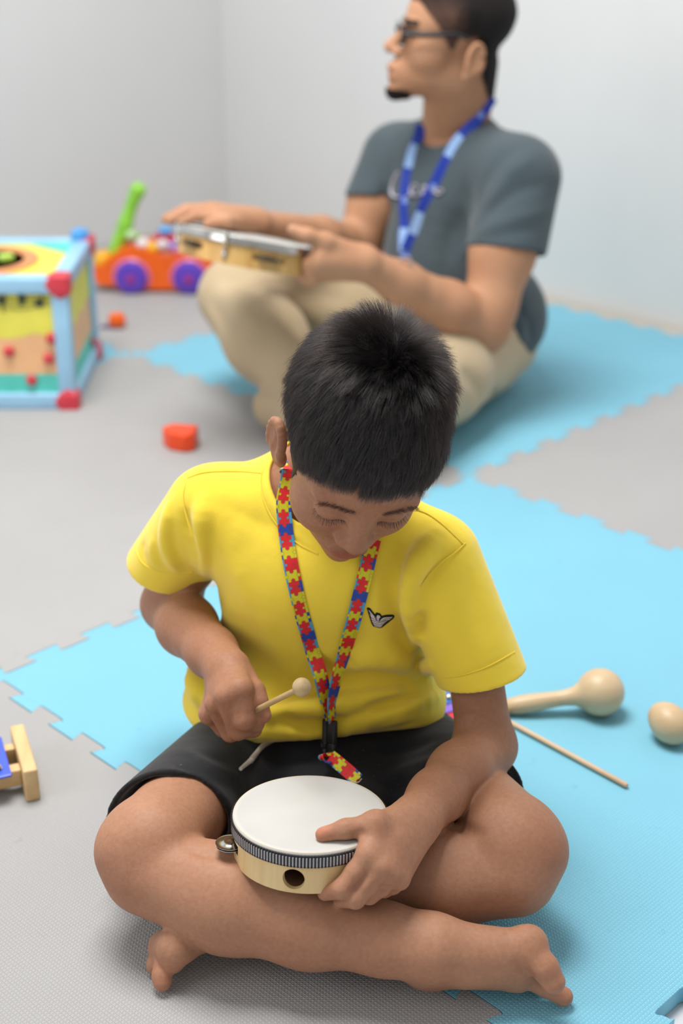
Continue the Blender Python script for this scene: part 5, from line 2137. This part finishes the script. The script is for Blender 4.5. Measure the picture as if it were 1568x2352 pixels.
# glasses
gl = empty('eyeglasses', ML(0, .110, .02), 'black-framed eyeglasses worn by the seated man', 'glasses')
M_LENS = NT('lens_glass')
M_LENS.set(Roughness=.02, IOR=1.3)
M_LENS.b.inputs['Transmission Weight'].default_value = 1.0
for s_ in (-1, 1):
    rim = [ML(s_ * .034 + .024 * math.cos(t), .111 - .004 * abs(math.cos(t)) - (.006 if s_ * math.cos(t) > 0 else 0) * abs(math.cos(t)), .016 + .0165 * math.sin(t)) for t in np.linspace(0, 2 * math.pi, 25)]
    MB().tube(rim, .0015, 8).build('rim', M_BLACK, gl)
    cen = np.mean(rim[:-1], 0)
    lens = MB().add([cen] + rim[:-1], [(0, 1 + i, 1 + (i + 1) % 24) for i in range(24)]).build('lens', M_LENS.m, gl)
    sd = lens.modifiers.new('thickness', 'SOLIDIFY')
    sd.thickness = .0015
    MB().tube([ML(s_ * .062, .106, .020), ML(s_ * .074, .070, .0195), ML(s_ * .080, .010, .021), ML(s_ * .080, -.012, .012)], [.0052, .0052, .0048, .004], 10, 1.0).build('temple', M_BLACK, gl)
    MB().tube([ML(s_ * .060, .107, .017), ML(s_ * .063, .105, .021)], .005, 8).build('hinge', M_BLACK, gl)
MB().tube([ML(-.010, .115, .020), ML(0, .117, .023), ML(.010, .115, .020)], .0016, 8).build('bridge', M_BLACK, gl)

# shirt ---------------------------------------------------------------------
M_GSHIRT = cloth_mat('grey_cotton', (74, 86, 92), 1100, sheen=.2)
ms = Field()
MAX_ = nrm(SHn - SHf)
ms.cap(.5 * (SHn + SHf) + V3(.005, .01, -.085), MP + V3(-.025, -.01, .12), .112, .112, .03, MAX_ * V3(1, 1, .2), 1.32)
ms.cap(MP + V3(-.02, 0, .16), MP + V3(-.005, .01, .01), .125, .130, .03, MAX_ * V3(1, 1, .2), 1.25)
ms.cap(SHn + V3(-.01, .01, .0), SHf + V3(.01, 0, 0), .066, .060, .06)
ms.cap(.65 * SHn + .35 * MN, MN + V3(.005, .01, -.03), .050, .066, .05)
ms.cap(.65 * SHf + .35 * MN, MN + V3(.005, .01, -.03), .046, .066, .05)
ms.ell(MP + V3(.050, .045, .035), (.125, .125, .12), None, .04)
ms.ell(MP + V3(.03, .0, .04), (.14, .14, .11), None, .04)
ms.plane(MP + V3(0, 0, -.015), V3(.1, .3, -1), MP, .4, .01)
ms.cap(MN + V3(-.012, -.006, -.012), ML(.0, .01, -.05), .062, .072, .006, op='s')
def msleeve(a, b_, end, ra, rb, nend, k=.03):
    ms.group(k)
    d = nrm(end - a)
    ms.cap(a, end + d * .03, ra, rb, .02)
    ms.plane(end, nend, end, .2, .003)
    ms.cap(end - d * .03, end + d * .08, rb - .010, rb - .005, .003, op='s')
msleeve(SHn, ELn, WY(1162, 578, 2.672), .076, .077, nrm(nrm(ELn - SHn) + V3(.1, 0, -.05)))
msleeve(SHf, ELf, WY(866, 452, 2.955), .066, .064, nrm(nrm(ELf - SHf) + V3(.35, 0, -.25)))
MSPEC = [([(1210, 330), (1150, 370), (1110, 430), (1090, 500)], -4, 14), ([(1240, 350), (1180, 390), (1140, 440), (1120, 480)], 5, 13),
         ([(1250, 420), (1190, 440), (1130, 480), (1100, 520)], -5, 12), ([(1260, 480), (1190, 500), (1130, 520), (1085, 545)], 5, 12), ([(1240, 530), (1180, 535), (1120, 550)], -2, 10),
         ([(1060, 480), (1030, 560), (1020, 640)], -7, 22), ([(1000, 480), (1010, 560), (1040, 640)], 5, 20), ([(940, 520), (930, 580), (920, 640)], 5, 16),
         ([(1185, 700), (1210, 740), (1225, 790)], -6, 12), ([(1150, 800), (1180, 830), (1200, 870)], -7, 12), ([(1215, 690), (1190, 780), (1150, 830)], 6, 14),
         ([(1075, 420), (1085, 480), (1090, 540)], -3.5, 10), ([(880, 420), (885, 460), (900, 500)], -6, 10),
         ([(960, 296), (985, 310), (1020, 318), (1060, 306), (1100, 262)], 2, 6)]
FLm = folds(ms, MSPEC, 1.25)
ms.group(0)
for P0_, a, w in FLm:
    ms.fold(P0_, a, w)
dpm = ms.groups.pop()[1]
mshirt = Displaced(ms, dpm)
V2, Q2 = mshirt.mesh(.0042)
V2 = relax(V2, Q2, 2, .5)
mso = mesh_obj('t_shirt', V2, Q2, M_GSHIRT, man)

# trousers ------------------------------------------------------------------------
M_KHAKI = cloth_mat('khaki_cotton', (192, 172, 140), 900, sheen=.2)
mt = Field()
mt.ell(MP + V3(.0, -.005, -.015), (.160, .145, .095), None, .03)
KNf = WZ(535, 672, .215)
ANf = WZ(745, 968, .055)
KNn = WZ(905, 930, .135)
ANn = WZ(640, 930, .06)
HPf, HPn = MP + V3(-.06, .06, .005), MP + V3(.01, -.09, .0)
mt.group(.03)
mt.chain([(HPf, .105), (.5 * HPf + .5 * KNf, .092), (KNf + V3(.012, .004, .002), .074)], .03)
mt.group(.012)
mt.chain([(KNf + V3(.0, -.008, -.006), .072), (.62 * KNf + .38 * ANf, .080), (.25 * KNf + .75 * ANf, .060), (ANf, .048)], .03)
mt.group(.03)
mt.chain([(HPn, .110), (.5 * HPn + .5 * KNn, .098), (KNn, .075)], .03)
mt.group(.01)
mt.chain([(KNn, .072), (.5 * KNn + .5 * ANn, .070), (ANn, .05)], .03)
TSPEC = [([(520, 640), (580, 660), (650, 720), (690, 780)], -10, 14), ([(500, 660), (545, 700), (600, 760)], 6, 18), ([(480, 690), (520, 760), (570, 840)], -6, 16),
         ([(600, 660), (680, 690), (740, 740)], 6, 16), ([(560, 860), (600, 890), (650, 900)], -5, 14), ([(640, 640), (720, 670), (800, 690)], -5, 18),
         ([(1060, 850), (1100, 900), (1110, 960)], -6, 14), ([(1130, 900), (1150, 930), (1150, 965)], -6, 10)]
FLm = folds(mt, TSPEC, 1.5)
mt.group(0)
for P0_, a, w in FLm:
    mt.fold(P0_, a, w)
dpm = mt.groups.pop()[1]
mtr = Displaced(mt, dpm)
V2, Q2 = mtr.mesh(.0045)
V2[:, 2] = np.maximum(V2[:, 2], .001)
V2 = relax(V2, Q2, 2, .5)
mesh_obj('trousers', V2, Q2, M_KHAKI, man)
# bare foot tucked in front
ff = Field()
fo = WZ(735, 1010, .035)
ff.cap(ANf, fo, .04, .035, .02)
ff.cap(fo, fo + V3(.12, -.02, -.008), .036, .028, .02)
V2, Q2 = ff.mesh(.005)
V2[:, 2] = np.maximum(V2[:, 2], .001)
mesh_obj('sock_foot', V2, Q2, plain('dark_sock', (60, 62, 66), .9), man)

# blue lanyard ------------------------------------------------------------------------
mlan = empty('lanyard', WY(930, 600, 2.72), 'blue lanyard with pale printed patches around the man\'s neck', 'lanyard')
M_BLAN = attr_mat('blue_print_ribbon', rough=.5)
def blue_print(s, w):
    c = np.tile(np.array(srgb(40, 66, 172)), (len(s), 1))
    ph = (s / 7.5) % 1
    pale = (ph > .52) & (ph < .80) & (w > .06) & (w < .94)
    c[pale] = srgb(160, 196, 246)
    g = ((ph > .15) & (ph < .22)) & (np.abs(w - .5) < .22)
    c[g] = srgb(130, 160, 230)
    return c
mw = Both(mshirt, mf)
def strap2(px, lift=.004):
    P = mw.cast(px)
    for _ in range(3):
        P[1:-1] = .25 * P[:-2] + .5 * P[1:-1] + .25 * P[2:]
    for _ in range(3):
        P = P + mw.normal(P) * np.maximum(lift - mw.ev(P), 0)[:, None]
    return P
for px, s0 in (([(1126, 222), (1108, 250), (1082, 290), (1055, 330), (1030, 372), (1005, 415), (983, 460), (962, 505), (945, 548), (934, 575)], 7.15),
               ([(972, 286), (960, 315), (948, 350), (941, 385), (937, 425), (935, 470), (933, 515), (931, 555), (931, 578)], 2.05)):
    Pm = strap2(px)
    sdm = np.cross(view(Pm), np.gradient(Pm, axis=0))
    sdm *= np.sign(sdm[:, :1])
    ribbon('strap', spline(Pm, 60), spline(sdm, 60), .022, mlan, M_BLAN, blue_print, res=.0015, nw=14, s0=s0)
bp = strap2([(931, 578), (930, 585), (930, 600)])
_t = mw.cast([(1128, 220)])[0]
_c = ML(0, -.022, -.1)
_r = np.linalg.norm((_t - _c)[:2])
_a0 = math.atan2(*(_t - _c)[[1, 0]])
bm_ = np.array([V3(_c[0] + _r * math.cos(a), _c[1] + _r * math.sin(a), _t[2] + .004 * math.sin((a - _a0) * 1.2)) for a in np.linspace(_a0, _a0 + 2.6, 24)])
ribbon('strap', bm_, np.tile(V3(0, 0, 1), (24, 1)), .022, mlan, M_BLAN, blue_print, res=.002, nw=10)
MB().box(bp[1] + V3(0, -.006, 0), (.020, .008, .014), None, .003).build('crimp', P_('blue_crimp', (60, 96, 200)), mlan)
MB().tube([bp[2] + V3(.010 * math.cos(t), -.008, .012 * math.sin(t) - .004) for t in np.linspace(0, 2 * math.pi, 17)], .0024, 8).build('metal_clip', M_CHROME, mlan)
# script logo across the chest
M_PRINT = P_('pale_print', (196, 192, 204), .7)
lg = []
for px in ([(915, 395), (903, 420), (900, 440), (908, 452), (935, 452), (950, 444), (958, 428), (950, 424), (944, 438), (950, 450), (972, 446)], [(972, 446), (980, 432), (974, 428), (968, 440), (976, 449), (992, 442), (1000, 432)], [(988, 446), (1004, 436), (1018, 438), (1008, 446), (1000, 440)]):
    Pn = mshirt.drape(px, 24, .0012)
    MB().tube(Pn, .0036, 8, .4).build('logo_stroke', M_PRINT, mso)

# tambourine ----------------------------------------------------------------------------
tc_ = WY(574, 546, 2.50)
tn = nrm(V3(.19, .205, 1.0))
TR_ = frame(tn)
PR_, PH_ = .122, .046
LT = lambda r, a, z: tc_ + TR_ @ V3(r * math.cos(a), r * math.sin(a), z)
tam = empty('tambourine', LT(0, 0, -PH_), 'wooden tambourine with metal rim and jingles in the man\'s hands', 'tambourine')
M_PWOOD = wood('varnished_wood', (196, 148, 82), (222, 180, 112), 50, (1, 1, .1), .35)
slots = [(-2.45 + k * math.pi * 2 / 5) for k in range(5)]
NA2, NZ2 = 200, 12
vs = [LT(r, 2 * math.pi * i / NA2, -PH_ * k / NZ2) for r in (PR_, PR_ - .008) for k in range(NZ2 + 1) for i in range(NA2)]
def cut2(i, k):
    a = 2 * math.pi * (i + .5) / NA2
    z = -PH_ * (k + .5) / NZ2
    return any(abs(((a - c + math.pi) % (2 * math.pi) - math.pi)) * PR_ < .029 and abs(z + .025) < .0065 for c in slots)
ok = np.array([[not cut2(i, k) for i in range(NA2)] for k in range(NZ2)])
M2 = NA2 * (NZ2 + 1)
fs = []
for k in range(NZ2):
    for i in range(NA2):
        if not ok[k, i]:
            continue
        i2 = (i + 1) % NA2
        a, b_, c, d = k * NA2 + i, k * NA2 + i2, (k + 1) * NA2 + i2, (k + 1) * NA2 + i
        fs += [(a, d, c, b_), (a + M2, b_ + M2, c + M2, d + M2)]
        for di, dk, e_ in ((-1, 0, (a, d)), (1, 0, (c, b_)), (0, -1, (b_, a)), (0, 1, (d, c))):
            kk, jj = k + dk, (i + di) % NA2
            if kk < 0 or kk >= NZ2 or not ok[kk, jj]:
                fs.append((e_[1], e_[0], e_[0] + M2, e_[1] + M2))
mesh_obj('shell', vs, fs, M_PWOOD, tam, False)
MB().lathe([(PR_ + .0015, -.011), (PR_ + .004, -.010), (PR_ + .0045, .000), (PR_ + .003, .003), (PR_ - .001, .003), (PR_ - .001, -.002)], tc_, TR_, 72, True).build('metal_rim', M_CHROME, tam)
MB().lathe([(PR_, .0), (PR_ - .004, .0012), (.001, .0012)], tc_, TR_, 64).build('tambourine_skin', M_SKINHEAD, tam)
for c in slots:
    for dz in (-.0021, .0021):
        prof = [(.001, .0), (.008, .0022), (.011, .0022), (.0135, 0), (.022, .0002), (.022, .0010), (.013, .0012), (.010, .003), (.001, .003)]
        sg = 1 if dz > 0 else -1
        MB().lathe([(r, z * sg + dz * .2) for r, z in prof], LT(PR_ - .005, c, -.025), TR_, 32).build('jingle', plain('dull_jingle', (120, 116, 110), .3, .9) if c == slots[0] and dz < 0 else bpy.data.materials['dull_jingle'], tam)
    for off in (math.pi / 5,):
        a = c + off
        hk = MB().tube([LT(PR_ + .004, a, .004), LT(PR_ + .009, a, .002), LT(PR_ + .006, a, -.012), LT(PR_ + .006, a, -.026)], .0028, 8).build('tension_hook', M_CHROME, tam)
        MB().box(LT(PR_ + .003, a, -.030), (.006, .008, .012), TR_ @ rotm((0, 0, 1), a), .002).build('lug', M_CHROME, hk)
